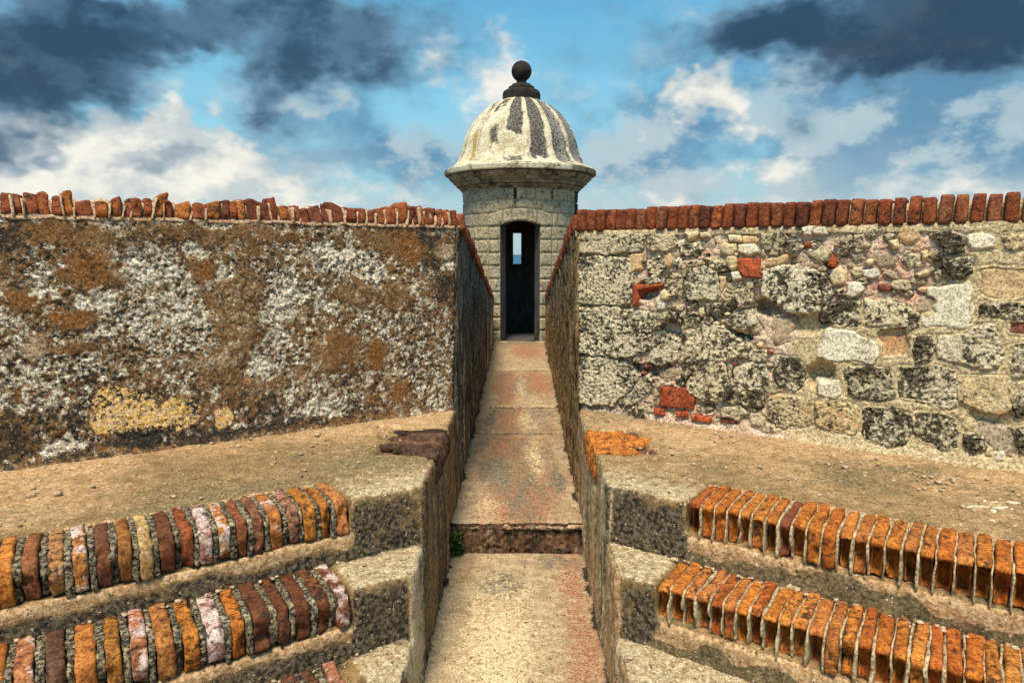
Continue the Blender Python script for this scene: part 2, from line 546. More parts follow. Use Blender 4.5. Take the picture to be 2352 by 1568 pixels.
MAT['cornice'] = weathered('cornice_stone', (0.19, 0.145, 0.085), (0.34, 0.27, 0.165), [
    (None, ((0.012, 0.012, 0.011), (0.05, 0.042, 0.030)), 7, 1.6, 0.40, 0.2),
    ('pale', ((0.50, 0.45, 0.33), (0.62, 0.57, 0.43)), 8, 1.1, 0.0, 0.08)], 9, bump=0.5, bscale=45)
MAT['ground'] = weathered('packed_earth', (0.30, 0.22, 0.13), (0.40, 0.31, 0.20), [], 3, bump=0.5, bscale=20)
m, t, b = base_mat('weed_leaf', 0.6)
oi_ = t.n.new('ShaderNodeNewGeometry')
t.link(t.mix(t.noise(oi_.outputs['Position'], 60), (0.035, 0.09, 0.012), (0.10, 0.17, 0.03)), b.inputs['Base Color'])
MAT['leaf'] = m
m, t, b = base_mat('sea_water', 0.35)
g_ = t.n.new('ShaderNodeNewGeometry')
t.link((0.012, 0.075, 0.15), b.inputs['Base Color'])
b.inputs['Specular IOR Level'].default_value = 0.06
bp_ = t.n.new('ShaderNodeBump')
bp_.inputs['Strength'].default_value = 0.6
bp_.inputs['Distance'].default_value = 1.0
t.link(t.noise(g_.outputs['Position'], 0.25, 6, 0.6), bp_.inputs['Height'])
t.l.new(bp_.outputs[0], b.inputs['Normal'])
MAT['sea'] = m

# ------------------------------------------------------------------ the bastion's plan
Z1, Z2, Z3 = 0.83, 0.57, 0.30      # banquette and the two steps below it
BAT = 0.05                          # batter of the parapet walls
WALL_T = 1.305                      # parapet height above the banquette, bricks included


class Side:
    def __init__(self, sgn, Xc, Yn, Yw, slope):
        self.sgn, self.Xc, self.Yn, self.Yw = sgn, Xc, Yn, Yw
        self.a = math.atan(slope)
        self.ca, self.sa = math.cos(self.a), math.sin(self.a)
        self.D = (Yw - Yn) * self.ca
        self.flip = sgn < 0

    def P(self, s, q, z):
        s, q, z = np.broadcast_arrays(np.asarray(s, float), np.asarray(q, float), np.asarray(z, float))
        X = self.sgn * (self.Xc + s * self.ca + q * self.sa)
        Y = self.Yn - s * self.sa + q * self.ca
        return np.stack([X, Y, z], -1)

    def inv(self, co):
        X = co[:, 0] * self.sgn - self.Xc
        Y = co[:, 1] - self.Yn
        return X * self.ca - Y * self.sa, X * self.sa + Y * self.ca

    def W(self, sw, t, d):
        """point of the parapet face: along, up, out of the face"""
        sw, t, d = np.broadcast_arrays(np.asarray(sw, float), np.asarray(t, float), np.asarray(d, float))
        return self.P(sw - self.D * self.sa / self.ca, self.D + BAT * t - d, Z1 + t)

    def corner(self, t):
        return (-0.027 * t - BAT * t * self.sa) / self.ca

    def Xz(self, z):
        return self.Xc - 0.035 * np.clip((np.asarray(z, float) - Z1) / 1.3, 0, 1.2)

    def top(self, Y):
        return Z1 + WALL_T - 0.154 * (np.asarray(Y, float) - self.Yw - 0.06)


R = Side(1, 0.39, 2.94, 4.45, 0.655)
L = Side(-1, 0.43, 2.93, 4.43, 0.645)

# ------------------------------------------------------------------ sea and ground
sea = add_obj('sea', make_mesh('sea', [(-60000, -60000, -22), (60000, -60000, -22), (60000, 60000, -22), (-60000, 60000, -22)], [(0, 1, 2, 3)]), MAT['sea'])
structure(sea)
gv, gf = [], []
rings = [(0.01, -0.035), (6, -0.035), (14, -0.05), (16, -4), (30, -10), (60, -24), (120, -40)]
ns = 48
for r_, z_ in rings:
    for k in range(ns):
        th = 2 * math.pi * k / ns
        wob = 1 + 0.12 * math.sin(3 * th + r_)
        gv.append((r_ * wob * math.cos(th), r_ * wob * math.sin(th) - 2.0, z_))
for i in range(len(rings) - 1):
    for k in range(ns):
        gf.append((i * ns + k, (i + 1) * ns + k, (i + 1) * ns + (k + 1) % ns, i * ns + (k + 1) % ns))
structure(add_obj('ground', make_mesh('ground', gv, gf), MAT['ground']))

# ------------------------------------------------------------------ placing pieces
WORLD_LOC = {}


def wloc(o):
    return WORLD_LOC.get(o.name, Vector((0, 0, 0)))


def root(name, label, cat, loc, group=None):
    o = thing(name, label, cat, group)
    o.location = loc
    WORLD_LOC[o.name] = Vector(loc)
    return o


def put(name, V, Fc, mat, parent=None, attrs=None, color=None, smooth=True, label=None):
    """vertices are given in world space; the object's origin goes to the foot of the piece"""
    V = np.asarray(V, dtype=np.float64)
    c = Vector((float(V[:, 0].mean()), float(V[:, 1].mean()), float(V[:, 2].min())))
    me = make_mesh(name, V - np.array(c), Fc, attrs, smooth)
    o = add_obj(name, me, mat, parent, color)
    o.location = c - (wloc(parent) if parent is not None else Vector((0, 0, 0)))
    WORLD_LOC[o.name] = c
    if label:
        o['label'] = label
    return o


def jitter_col(c, v=0.18, a=1.0, rnd=random):
    k = 1 + rnd.uniform(-v, v)
    h_ = rnd.uniform(-.07, .07)
    return (min(1, c[0] * k * (1 + h_ * .5)), min(1, c[1] * k), min(1, c[2] * k * (1 - h_)), a)


# ------------------------------------------------------------------ the sunken path to the sentry box
path = bpy.data.objects.new('path', None)
COL.objects.link(path)
structure(path)
path['label'] = 'narrow worn stone path running between the walls to the sentry box'
RAMP0, RAMP1 = (4.09, 0.185), (10.75, 0.472)


def ramp_z(Y):
    return RAMP0[1] + (np.asarray(Y) - RAMP0[0]) * (RAMP1[1] - RAMP0[1]) / (RAMP1[0] - RAMP0[0])


def slab(y0, y1, zf, step, seed, blobs, lip=0.0):
    xs = np.arange(-0.46, 0.43, step)
    ys = np.arange(y0, y1, step)
    X, Y = np.meshgrid(xs, ys, indexing='ij')
    p = np.stack([X.ravel(), Y.ravel(), np.full(X.size, seed * 1.7)], 1)
    z = zf(p[:, 1]) + 0.006 * fbm(p * 5, 3, seed) + 0.0035 * fbm(p * 28, 3, seed + 3)
    z = z - 0.006 * sstep(fbm(p * np.array([30, 60, 1]), 2, seed + 9), 0.35, 0.6)
    edge = np.minimum(p[:, 1] - y0, y1 - step - p[:, 1])
    z = z - 0.018 * np.exp(-np.clip(edge, 0, 1) / 0.014) - lip * np.exp(-np.clip(p[:, 1] - y0, 0, 1) / 0.025)
    at = {k: np.zeros(len(p)) for k in ('rust', 'grey', 'pale', 'dark')}
    wx = p[:, 0] + 0.05 * fbm(p * 6, 3, seed + 21)
    wy = p[:, 1] + 0.10 * fbm(p * 5, 3, seed + 22)
    for (k, cx, cy, rx, ry, amp) in blobs:
        at[k] = np.maximum(at[k], amp * np.exp(-((wx - cx) / rx) ** 2 - ((wy - cy) / ry) ** 2))
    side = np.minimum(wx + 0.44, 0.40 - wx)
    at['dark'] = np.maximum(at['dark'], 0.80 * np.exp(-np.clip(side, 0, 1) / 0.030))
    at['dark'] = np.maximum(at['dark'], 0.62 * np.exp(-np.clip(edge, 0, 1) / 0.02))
    at['rust'] = at['rust'] + (.06 if seed == 1 else .22) + .35 * fbm(p * np.array([4, 2, 1]), 3, seed + 31)
    at['grey'] = at['grey'] + .16 + .35 * fbm(p * np.array([5, 2.4, 1]), 3, seed + 32)
    V = np.stack([p[:, 0], p[:, 1], z], 1)
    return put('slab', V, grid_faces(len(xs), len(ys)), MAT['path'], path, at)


slab(0.0, 4.10, lambda Y: 0 * Y, 0.011, 1, [('rust', .30, 3.3, .14, 1.6, .62), ('rust', .2, 2.3, .2, .5, .40), ('pale', -.1, 2.9, .28, 1.2, .62),
     ('grey', -.12, 3.65, .12, .13, .72), ('grey', -.3, 2.4, .1, .4, .35), ('rust', -.33, 3.5, .06, .6, .35), ('grey', .25, 3.95, .2, .08, .5)])
slab(4.075, 5.96, ramp_z, 0.011, 2, [('rust', .0, 4.5, .24, .6, .80), ('rust', -.1, 5.4, .16, .6, .72), ('grey', -.2, 5.0, .16, .45, .66), ('grey', 0, 5.2, .5, 1.5, .36), ('grey', .27, 4.9, .06, .35, .75),
     ('pale', .13, 5.3, .10, .7, .55), ('pale', -.2, 4.4, .15, .25, .5), ('rust', .2, 5.5, .12, .3, .45)], lip=0.016)
slab(5.97, 6.85, ramp_z, 0.015, 3, [('grey', 0, 6.4, .5, 1.5, .36), ('rust', -.12, 6.4, .13, .6, .75), ('grey', -.28, 6.4, .08, .4, .6), ('pale', .05, 6.4, .12, .5, .5), ('rust', .25, 6.3, .08, .4, .4)])
slab(6.86, 8.65, ramp_z, 0.02, 4, [('rust', -.15, 7.6, .14, 1.0, .8), ('rust', .2, 7.9, .15, .6, .7), ('grey', 0, 7.6, .5, 1.5, .30), ('pale', .0, 7.6, .12, 1, .5)])
slab(8.66, 10.9, ramp_z, 0.025, 5, [('rust', .1, 10, .3, .8, .6), ('grey', 0, 10.7, .4, .4, .5)])
# riser of the single step in the path
xs = np.arange(-0.45, 0.42, 0.008)
zs = np.arange(-0.03, 0.19, 0.008)
X, Zg = np.meshgrid(xs, zs, indexing='ij')
p = np.stack([X.ravel(), np.zeros(X.size), Zg.ravel()], 1)
y = 4.082 - 0.02 * fbm(p * np.array([22, 1, 7]), 3, 77) - 0.012 * fbm(p * 45, 2, 78) - 0.02 * sstep(vnoise(p * np.array([17, 1, .1]), 5), .1, .5)
put('riser', np.stack([p[:, 0], y + 0.012, p[:, 2]], 1), grid_faces(len(xs), len(zs)), weathered(
    'damp_brick_riser', (0.10, 0.050, 0.030), (0.20, 0.115, 0.070), [(None, ((0.30, 0.20, 0.12), (0.40, 0.29, 0.18)), 9, 1.8, 0.30, 0.16), (None, BLACK, 16, 1.9, 0.42, 0.16)],
    14, stretch=(1, 1, .45), bump=0.8), path)


# ------------------------------------------------------------------ steps with brick nosings
def prism(bm, pts, z0, z1):
    vb = [bm.verts.new((x, y, z0)) for x, y in pts]
    vt = [bm.verts.new((x, y, z1)) for x, y in pts]
    n = len(pts)
    bm.faces.new(vb[::-1])
    bm.faces.new(vt)
    for i in range(n):
        bm.faces.new((vb[i], vb[(i + 1) % n], vt[(i + 1) % n], vt[i]))


def remesh(bm, voxel, smooth_it):
    bmesh.ops.recalc_face_normals(bm, faces=bm.faces)
    me = bpy.data.meshes.new('tmp')
    bm.to_mesh(me)
    bm.free()
    o = bpy.data.objects.new('tmp', me)
    COL.objects.link(o)
    md = o.modifiers.new('r', 'REMESH')
    md.mode = 'VOXEL'
    md.voxel_size = voxel
    sm = o.modifiers.new('s', 'SMOOTH')
    sm.factor = 0.5
    sm.iterations = smooth_it
    ev = o.evaluated_get(bpy.context.evaluated_depsgraph_get())
    m2 = ev.to_mesh()
    n = len(m2.vertices)
    co = np.empty(n * 3, np.float32)
    no = np.empty(n * 3, np.float32)
    m2.vertices.foreach_get('co', co)
    m2.vertices.foreach_get('normal', no)
    nl = len(m2.loops)
    li = np.empty(nl, np.int32)
    m2.loops.foreach_get('vertex_index', li)
    ok = nl == 4 * len(m2.polygons)
    Fq = li.reshape(-1, 4) if ok else [tuple(pp.vertices) for pp in m2.polygons]
    ev.to_mesh_clear()
    bpy.data.objects.remove(o)
    bpy.data.meshes.remove(me)
    return co.reshape(-1, 3).astype(float), no.reshape(-1, 3).astype(float), Fq


def step_block(side, parent, k, qf, qb, zt, sb, smax, seed):
    ta = side.sa / side.ca
    left = side.sgn < 0

    def pt(s, q):
        v = side.P(s, q, 0.0)
        return (float(v[0]), float(v[1]))
    bm = bmesh.new()
    zb = -0.06
    prism(bm, [pt(-qf * ta, qf), pt(sb, qf), pt(sb, qb), pt(-qb * ta, qb)], zb, zt)
    prism(bm, [pt(sb - .04, qf + .275), pt(smax, qf + .275), pt(smax, qb), pt(sb - .04, qb)], zb, zt)
    prism(bm, [pt(sb - .04, qf + .12), pt(smax, qf + .12), pt(smax, qf + .31), pt(sb - .04, qf + .31)], zb, zt - .035)
    prism(bm, [pt(sb - .04, qf + .004), pt(smax, qf + .004), pt(smax, qf + .2), pt(sb - .04, qf + .2)], zb, zt - .15)
    co, no, Fq = remesh(bm, 0.0125, 16)
    s, q = side.inv(co)
    z = co[:, 2]
    up = no[:, 2]
    fr = -(no[:, 0] * side.sgn * side.sa + no[:, 1] * side.ca)
    sd_ = -no[:, 0] * side.sgn
    brickzone = sstep(s + .05 * fbm(co * 9, 3, seed + 51), sb - 0.03, sb + 0.02)
    d = 0.010 * fbm(co * 6, 3, seed) + 0.005 * fbm(co * 22, 3, seed + 1) + 0.0025 * fbm(co * 60, 2, seed + 2)
    d -= 0.007 * sstep(fbm(co * np.array([26, 44, 30]), 2, seed + 5), .38, .6) * sstep(up, .6, .9)
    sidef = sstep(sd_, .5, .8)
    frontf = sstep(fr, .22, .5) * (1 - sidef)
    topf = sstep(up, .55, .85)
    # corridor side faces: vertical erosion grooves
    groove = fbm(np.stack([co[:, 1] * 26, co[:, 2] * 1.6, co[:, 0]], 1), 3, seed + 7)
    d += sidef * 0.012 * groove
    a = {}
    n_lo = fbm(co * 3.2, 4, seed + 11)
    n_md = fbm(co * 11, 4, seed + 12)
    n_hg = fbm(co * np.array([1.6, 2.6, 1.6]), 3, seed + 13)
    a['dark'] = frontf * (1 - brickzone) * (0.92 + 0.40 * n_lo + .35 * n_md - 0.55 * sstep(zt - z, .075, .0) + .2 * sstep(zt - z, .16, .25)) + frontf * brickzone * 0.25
    a['plas'] = np.zeros(len(co))
    low = zt - z
    if left:
        # pale plaster band under the bricks, black growth below its ragged lower edge
        edge = 0.200 + 0.03 * n_md + 0.035 * n_lo
        a['plas'] = frontf * brickzone * sstep(edge - low, -0.010, 0.012)
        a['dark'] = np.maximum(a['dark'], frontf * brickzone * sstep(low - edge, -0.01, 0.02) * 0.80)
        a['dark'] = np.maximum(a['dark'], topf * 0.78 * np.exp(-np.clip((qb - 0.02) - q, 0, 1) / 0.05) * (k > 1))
    else:
        edge = 0.180 + 0.05 * n_md + 0.06 * n_lo
        a['plas'] = frontf * brickzone * sstep(edge - low, -0.03, 0.012) * 0.85
        a['dark'] = np.maximum(a['dark'], frontf * brickzone * sstep(low - edge, -0.02, 0.03) * 0.50)
        rbrown = frontf * brickzone * .80
    eb = 1 - brickzone
    endtop = eb * sstep(0.40 - q if k == 1 else 1.0 - q, 0.0, 0.35)
    a['light'] = topf * endtop * 0.30 + eb * 0.36 * np.exp(-(np.clip(low, 0, 1) / 0.03)) * (1 - topf) + 0.10 * topf + .14 * topf * eb
    a['light'] += frontf * eb * 0.38 * sstep(n_lo, .15, .5)
    a['grey'] = topf * (0.32 + 0.30 * n_lo + .30 * n_hg) * (1 - .5 * endtop)
    if not left:
        a['grey'] = np.maximum(a['grey'], rbrown)
    a['warm'] = topf * (0.42 - 0.4 * n_lo) * (1.0 if not left else 0.55) * (1 - .6 * endtop)
    a['flake'] = np.zeros(len(co))
    a['brk'] = np.zeros(len(co))
    a['brkd'] = np.zeros(len(co))
    # streaked side faces
    st1 = fbm(np.stack([co[:, 1] * 13, co[:, 2] * .9, np.full(len(co), 3.1)], 1), 4, seed + 31)
    st2 = fbm(np.stack([co[:, 1] * 7, co[:, 2] * .5, np.full(len(co), 9.1)], 1), 3, seed + 32)
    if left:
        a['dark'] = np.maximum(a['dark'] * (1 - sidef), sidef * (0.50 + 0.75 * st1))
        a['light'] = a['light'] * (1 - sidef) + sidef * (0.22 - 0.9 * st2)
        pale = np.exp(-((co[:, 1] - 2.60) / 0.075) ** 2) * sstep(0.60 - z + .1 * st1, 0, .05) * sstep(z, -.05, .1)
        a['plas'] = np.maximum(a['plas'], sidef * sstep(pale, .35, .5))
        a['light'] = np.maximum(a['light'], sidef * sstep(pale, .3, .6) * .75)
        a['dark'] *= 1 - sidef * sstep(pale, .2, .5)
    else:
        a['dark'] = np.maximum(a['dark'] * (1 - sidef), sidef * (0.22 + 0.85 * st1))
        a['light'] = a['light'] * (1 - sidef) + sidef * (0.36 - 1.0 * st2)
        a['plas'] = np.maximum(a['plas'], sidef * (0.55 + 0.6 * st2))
    if k == 1:
        # eroded slot of old brick across the banquette's corner
        y0, y1 = (3.42, 3.96) if not left else (3.36, 3.97)
        xx = co[:, 0] * side.sgn - side.Xc
        yy = co[:, 1] + 0.05 * fbm(co * 9, 3, seed + 41)
        yy = yy - .35 * np.clip(xx, 0, 1) * (0 if not left else 1) * .3
        msk = sstep(yy, y0, y0 + .05) * sstep(y1 - yy, 0, .05) * sstep(0.37 + .16 * n_md + .10 * fbm(co * np.array([2, 30, 1]), 2, seed + 42) - xx, 0, .05)
        msk = msk * sstep(z, zt - .22, zt - .06)
        ridge = 0.5 + 0.5 * np.sin(yy * 2 * math.pi / 0.085 + 2.5 * n_md)
        depth = 0.045 + 0 * ridge
        co = co - no * (msk * depth)[:, None]
        a['brkd'] = msk * .9
        a['brk'] = msk * (.5 if not left else 0)
        for nm in ('dark', 'light', 'plas'):
            a[nm] = a[nm] * (1 - msk)
        if not left:
            fl = sstep(fbm(co * np.array([17, 40, 1]), 3, 901), .30, .36)
            reg = np.exp(-((co[:, 0] - 2.0) / .22) ** 2 - ((co[:, 1] - 2.62) / .16) ** 2)
            a['flake'] = topf * sstep(fl * reg, .3, .5) * 1.0
            a['warm'] = a['warm'] + topf * .25 * sstep(q, .5, 1.1)
        else:
            a['grey'] += topf * 0.34 * np.exp(-((q - .45) / .3) ** 2)
            a['warm'] = a['warm'] + topf * .45 * sstep(q - .12 * s, .75, 1.2) + topf * .4 * sstep(s, .9, 1.5) * sstep(q, .3, .5)
            a['grey'] -= topf * .45 * sstep(q - .12 * s, .75, 1.2) + topf * .3 * sstep(s, .9, 1.5)
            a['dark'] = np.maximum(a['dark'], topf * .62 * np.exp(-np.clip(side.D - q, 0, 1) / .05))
    else:
        a['grey'] += topf * .1
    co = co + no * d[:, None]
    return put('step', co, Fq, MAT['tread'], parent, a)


def nosed(P0, lq, h, Rr):
    """round the front top edge; P0 local: x across, y from front 0..lq, z from 0..h"""
    P0 = P0.copy()
    m_ = (P0[:, 1] < Rr) & (P0[:, 2] > h - Rr)
    d = P0[m_][:, 1:3] - np.array([Rr, h - Rr])
    mx = np.maximum(np.abs(d[:, 0]), np.abs(d[:, 1]))
    ln = np.linalg.norm(d, axis=1)
    ln[ln == 0] = 1
    P0[m_, 1:3] = np.array([Rr, h - Rr]) + d / ln[:, None] * mx[:, None]
    return P0


ORANGE = [(0.56, 0.20, 0.030), (0.60, 0.235, 0.045), (0.50, 0.155, 0.022), (0.46, 0.13, 0.022), (0.52, 0.19, 0.045)]
REDDISH = [(0.25, 0.062, 0.022), (0.20, 0.054, 0.022), (0.28, 0.078, 0.028), (0.17, 0.048, 0.022), (0.29, 0.092, 0.038), (0.24, 0.068, 0.024)]
PURPLE = [(0.13, 0.052, 0.028), (0.19, 0.075, 0.042), (0.10, 0.042, 0.024)]


def nosing_row(side, step, qf, zt, s0, smax, pitch, seed, style, hand=None):
    rnd = random.Random(seed)
    s = s0
    i = 0
    lq, h = 0.285, 0.150
    while s < smax:
        gap = pitch * (rnd.uniform(0.11, 0.24) if style == 'r' else rnd.uniform(0.27, 0.40))
        w = pitch * rnd.uniform(0.92, 1.08) - gap
        U, Fq = round_box((w / 2, lq / 2, h / 2), 0.009, (5, 13, 9))
        U = U + np.array([0, lq / 2, h / 2])
        U = nosed(U, lq, h, 0.032 if style == 'r' else 0.040)
        xr = U[:, 0] / (w / 2)
        zr = U[:, 2] / h
        frontm = np.exp(-np.clip(U[:, 1], 0, 1) / 0.05)
        if style == 'r':
            sc = rnd.choice([0.03, 0.05, 0.065, 0.075, 0.08]) if rnd.random() > .12 else 0.0
            prof = sstep(1 - zr, 0.14, 0.36) * sstep(zr, -0.1, .08)
            U[:, 1] += sc * prof * (1 - 0.55 * xr ** 2) * frontm * 1.3
            U[:, 0] *= 1 - 0.14 * prof * frontm * (sc > .02)
        else:
            sc = rnd.uniform(0, 0.02)
            prof = sstep(1 - zr, 0.5, 0.9)
            U[:, 1] += sc * prof * frontm
            if rnd.random() < .3:
                U[:, 2] -= .012 * frontm * rnd.random() * 2
            U[:, 0] += 0.002 * np.sin(U[:, 1] * 22 + rnd.uniform(0, 6))
        npos = U + np.array([i * 1.37 + seed, seed * .7, 0])
        U = U + (np.stack([fbm(npos * 40, 3, seed + 1), fbm(npos * 40, 3, seed + 2), fbm(npos * 40, 3, seed + 3)], 1)) * (0.005 if style == 'r' else 0.007)
        chip = np.clip(fbm(npos * 17, 2, seed + 4) - .12, 0, 1)
        U[:, 1] += .06 * chip * frontm
        U[:, 2] -= .03 * chip * (zr > .8)
        U[:, 2] += rnd.uniform(-.005, .004)
        tilt = rnd.uniform(-.04, .04)
        U[:, 0] += tilt * (U[:, 1] - .05)
        V = side.P(s + gap / 2 + w / 2 + U[:, 0], qf - 0.004 + U[:, 1], zt - h + 0.004 + U[:, 2])
        if style == 'r':
            c = rnd.choice(ORANGE + [ORANGE[0]] * 2 + ([(0.30, 0.10, 0.045)] if rnd.random() < .35 else []))
            al = rnd.choice([0, 0, .15, .3, .45])
        else:
            c = rnd.choice(ORANGE[:4] + PURPLE + PURPLE[:1] + [(0.40, 0.17, 0.09), (0.34, 0.13, 0.06)])
            al = rnd.choice([.1, .3, .5, .7, .95, 1.0])
        if hand and i < len(hand):
            c, al = hand[i]
        put('brick', V, Fq[:, ::-1] if side.flip else Fq, MAT['brick'], step, None, jitter_col(c, .12, al, rnd))
        # the joint that follows
        gw = gap * 1.05
        U, Fq = round_box((gw / 2, lq / 2, h / 2), min(.004, gw * .35), (2, 13, 9))
        U = U + np.array([0, lq / 2, h / 2])
        U = nosed(U, lq, h, 0.045)
        npos = U + np.array([i * 2.1 + seed * 3, 0, 0])
        wave = fbm(npos * np.array([1, 16, 16]), 3, seed + 5)
        U[:, 0] = U[:, 0] * (1 + .5 * fbm(npos * np.array([.1, 20, 20]), 2, seed + 15)) + 0.008 * wave
        brk_ = rnd.uniform(.2, 1.0) if rnd.random() < .45 else 2.0
        U[:, 1] += 0.016 * np.abs(fbm(npos * 18, 2, seed + 6)) + (0.004 if style == 'r' else .006) + .03 * sstep(1 - U[:, 2] / h, brk_ * .8, brk_ + .05) * np.exp(-np.clip(U[:, 1], 0, 1) / .05)
        U[:, 2] -= 0.006 + 0.006 * np.abs(fbm(npos * 18, 2, seed + 8))
        V = side.P(s + w + gap + U[:, 0], qf - 0.004 + U[:, 1], zt - h + 0.002 + U[:, 2])
        put('mortar_joint', V, Fq[:, ::-1] if side.flip else Fq, MAT['fin'] if style == 'r' else MAT['fin_dark'], step)
        s += w + gap
        i += 1


def eroded_ridges(side, step, seed):
    """what is left of a course of bricks worn to ridges across the banquette's inner corner"""
    rnd_ = random.Random(seed)
    left = side.sgn < 0
    y0, y1 = (3.45, 3.93) if not left else (3.40, 3.94)
    n = 7
    for k in range(n):
        f = (k + .5) / n
        yc = y0 + (y1 - y0) * f
        ln = (0.34 + .10 * math.sin(f * 9 + seed)) * rnd_.uniform(.8, 1.1)
        L_ = np.linspace(0, 1, 30)
        xs_ = np.concatenate([ln * (1 - L_), np.full(14, -.004)])
        zs_ = np.concatenate([np.full(30, 0.0), -np.linspace(.012, .16, 14)])
        for it in range(3):
            xs_[1:-1] = (xs_[:-2] + 2 * xs_[1:-1] + xs_[2:]) / 4
            zs_[1:-1] = (zs_[:-2] + 2 * zs_[1:-1] + zs_[2:]) / 4
        m_ = 8
        V = []
        for q_ in range(len(xs_)):
            wv = fbm(np.array([[xs_[q_] * 9, zs_[q_] * 9 + k * 3.1, seed]]), 3, seed + k)[0]
            hh_ = .028 + .014 * fbm(np.array([[xs_[q_] * 16, zs_[q_] * 16, k * 5.7]]), 2, seed)[0]
            taper = min(1, q_ / 5, (len(xs_) - 1 - q_) / 4) * .9 + .1
            for a_ in range(m_):
                th_ = 2 * math.pi * a_ / m_
                oy = .027 * math.cos(th_) * taper
                on = hh_ * math.sin(th_) * taper
                onedge = 1 if q_ < 30 else 0
                V.append((side.sgn * (side.Xc + xs_[q_] + (0 if onedge else -on + .02)), yc + oy + .020 * wv - .06 * xs_[q_] * (f - .5), Z1 - .026 + zs_[q_] + (on if onedge else 0)))
        nn = len(xs_)
        Fq = []
        for q_ in range(nn - 1):
            for a_ in range(m_):
                Fq.append((q_ * m_ + a_, q_ * m_ + (a_ + 1) % m_, (q_ + 1) * m_ + (a_ + 1) % m_, (q_ + 1) * m_ + a_))
        Fq = np.array(Fq)
        c = jitter_col((.52, .19, .035) if not left else rnd_.choice([(.10, .055, .032), (.16, .085, .052), (.055, .036, .024), (.22, .15, .09)]), .25, .0, rnd_)
        put('brick', np.array(V), Fq if not left else Fq[:, ::-1], MAT['brick'], step, None, c)


TREAD = 0.262
for side, nm, lab in ((L, 'stone_steps', 'left flight of worn steps edged with dark stained pale-bloomed bricks'),
                      (R, 'stone_steps', 'right flight of worn steps edged with hollowed orange bricks')):
    st = root(nm, lab, 'steps', (side.sgn * 1.2, 2.4, 0.0), 'steps either side of the path')
    ta = side.sa / side.ca
    sb1, sb2 = (0.36, 0.335) if side.sgn > 0 else (0.33, 0.42)
    smax = 2.6
    g1 = step_block(side, st, 1, 0.0, side.D + 0.12, Z1, sb1, 3.6, 101 if side.sgn > 0 else 201)
    eroded_ridges(side, g1, 3 if side.sgn > 0 else 4)
    g2 = step_block(side, st, 2, -TREAD, 0.03, Z2, sb2, smax, 111 if side.sgn > 0 else 211)
    g3 = step_block(side, st, 3, -2 * TREAD, -TREAD + 0.03, Z3, 2.4 if side.sgn > 0 else .45, smax, 121 if side.sgn > 0 else 221)
    if side.sgn > 0:
        nosing_row(side, g1, 0.0, Z1, sb1 + .005, 1.75, 0.0525, 5, 'r', [((.42, .115, .02), 0), ((.5, .15, .02), 0), ((.5, .16, .025), 0), ((.52, .17, .025), 0), ((.56, .2, .03), 0),
                   ((.56, .21, .035), .1), ((.5, .17, .03), 0), ((.27, .085, .04), .15)])
        nosing_row(side, g2, -TREAD, Z2, sb2 + .005, 1.75, 0.050, 6, 'r')
    else:
        nosing_row(side, g1, 0.0, Z1, sb1 + .005, 1.8, 0.067, 8, 'l', [((.5, .2, .06), .3), ((.52, .19, .03), .25), ((.52, .2, .03), .15), ((.42, .2, .12), .6), ((.5, .2, .05), .75),
                   ((.25, .10, .05), .3), ((.24, .08, .03), .1), ((.5, .2, .04), .85), ((.4, .2, .15), 1.05), ((.36, .10, .03), .7), ((.16, .06, .025), .1),
                   ((.5, .35, .15), .7), ((.3, .12, .03), .2), ((.16, .065, .03), .1), ((.52, .22, .06), .95), ((.45, .22, .08), .6), ((.3, .12, .05), .3)])
        nosing_row(side, g2, -TREAD, Z2, sb2 + .005, 1.8, 0.077, 9, 'l', [((.2, .07, .03), .9), ((.19, .068, .024), .2), ((.15, .056, .022), 0), ((.17, .058, .022), 0), ((.17, .06, .025), 0),
                   ((.56, .2, .03), .0), ((.45, .25, .2), 1.0), ((.56, .21, .03), 0), ((.4, .16, .04), .2), ((.42, .17, .08), .9), ((.42, .18, .03), .2),
                   ((.5, .19, .04), .2), ((.13, .065, .035), .1), ((.42, .18, .08), .7), ((.48, .17, .03), .4)])
        nosing_row(side, g3, -2 * TREAD, Z3, .50, 1.5, 0.075, 10, 'l')


# ------------------------------------------------------------------ parapet walls
def wall_hit(side, x, y):
    """where a photographed spot lies on the parapet face (along, up)"""
    r = np.array(ray(x, y))
    B = side.W(0, 0, 0)
    u = side.W(1, 0, 0) - B
    w = side.W(0, 1, 0) - B
    k = np.linalg.solve(np.stack([r, -u, -w], 1), B - np.array([0, 0, EYE]))
    return k[1], k[2]


def wall_core(side, parent):
    """earth-filled body of the parapet: its top falls away towards the sea"""
    T = 5.15
    D0 = side.D + .26
    ta = side.sa / side.ca

    def s_at(X, q):
        return (X - side.Xc - q * side.sa) / side.ca
    V, Fc = [], []
    xin = side.Xc + 0.06
    for q, zt in ((D0, 2.03), (D0 + T, 2.03 - .184 * T)):
        for s in (s_at(xin, q), 14.0):
            V.append(side.P(s, q, zt))
            V.append(side.P(s, q + (0.0 if q < D0 + 1 else 1.2), -4.0))
    # order: 0 in-top 1 in-bot 2 out-top 3 out-bot | 4 back in-top 5 back in-bot 6 back out-top 7
    Fc = [(0, 2, 6, 4), (0, 1, 3, 2), (4, 6, 7, 5), (0, 4, 5, 1), (2, 3, 7, 6)]
    if side.flip:
        Fc = [f[::-1] for f in Fc]
    return put('wall_core', np.array(V), Fc, MAT['core'], parent, smooth=False)


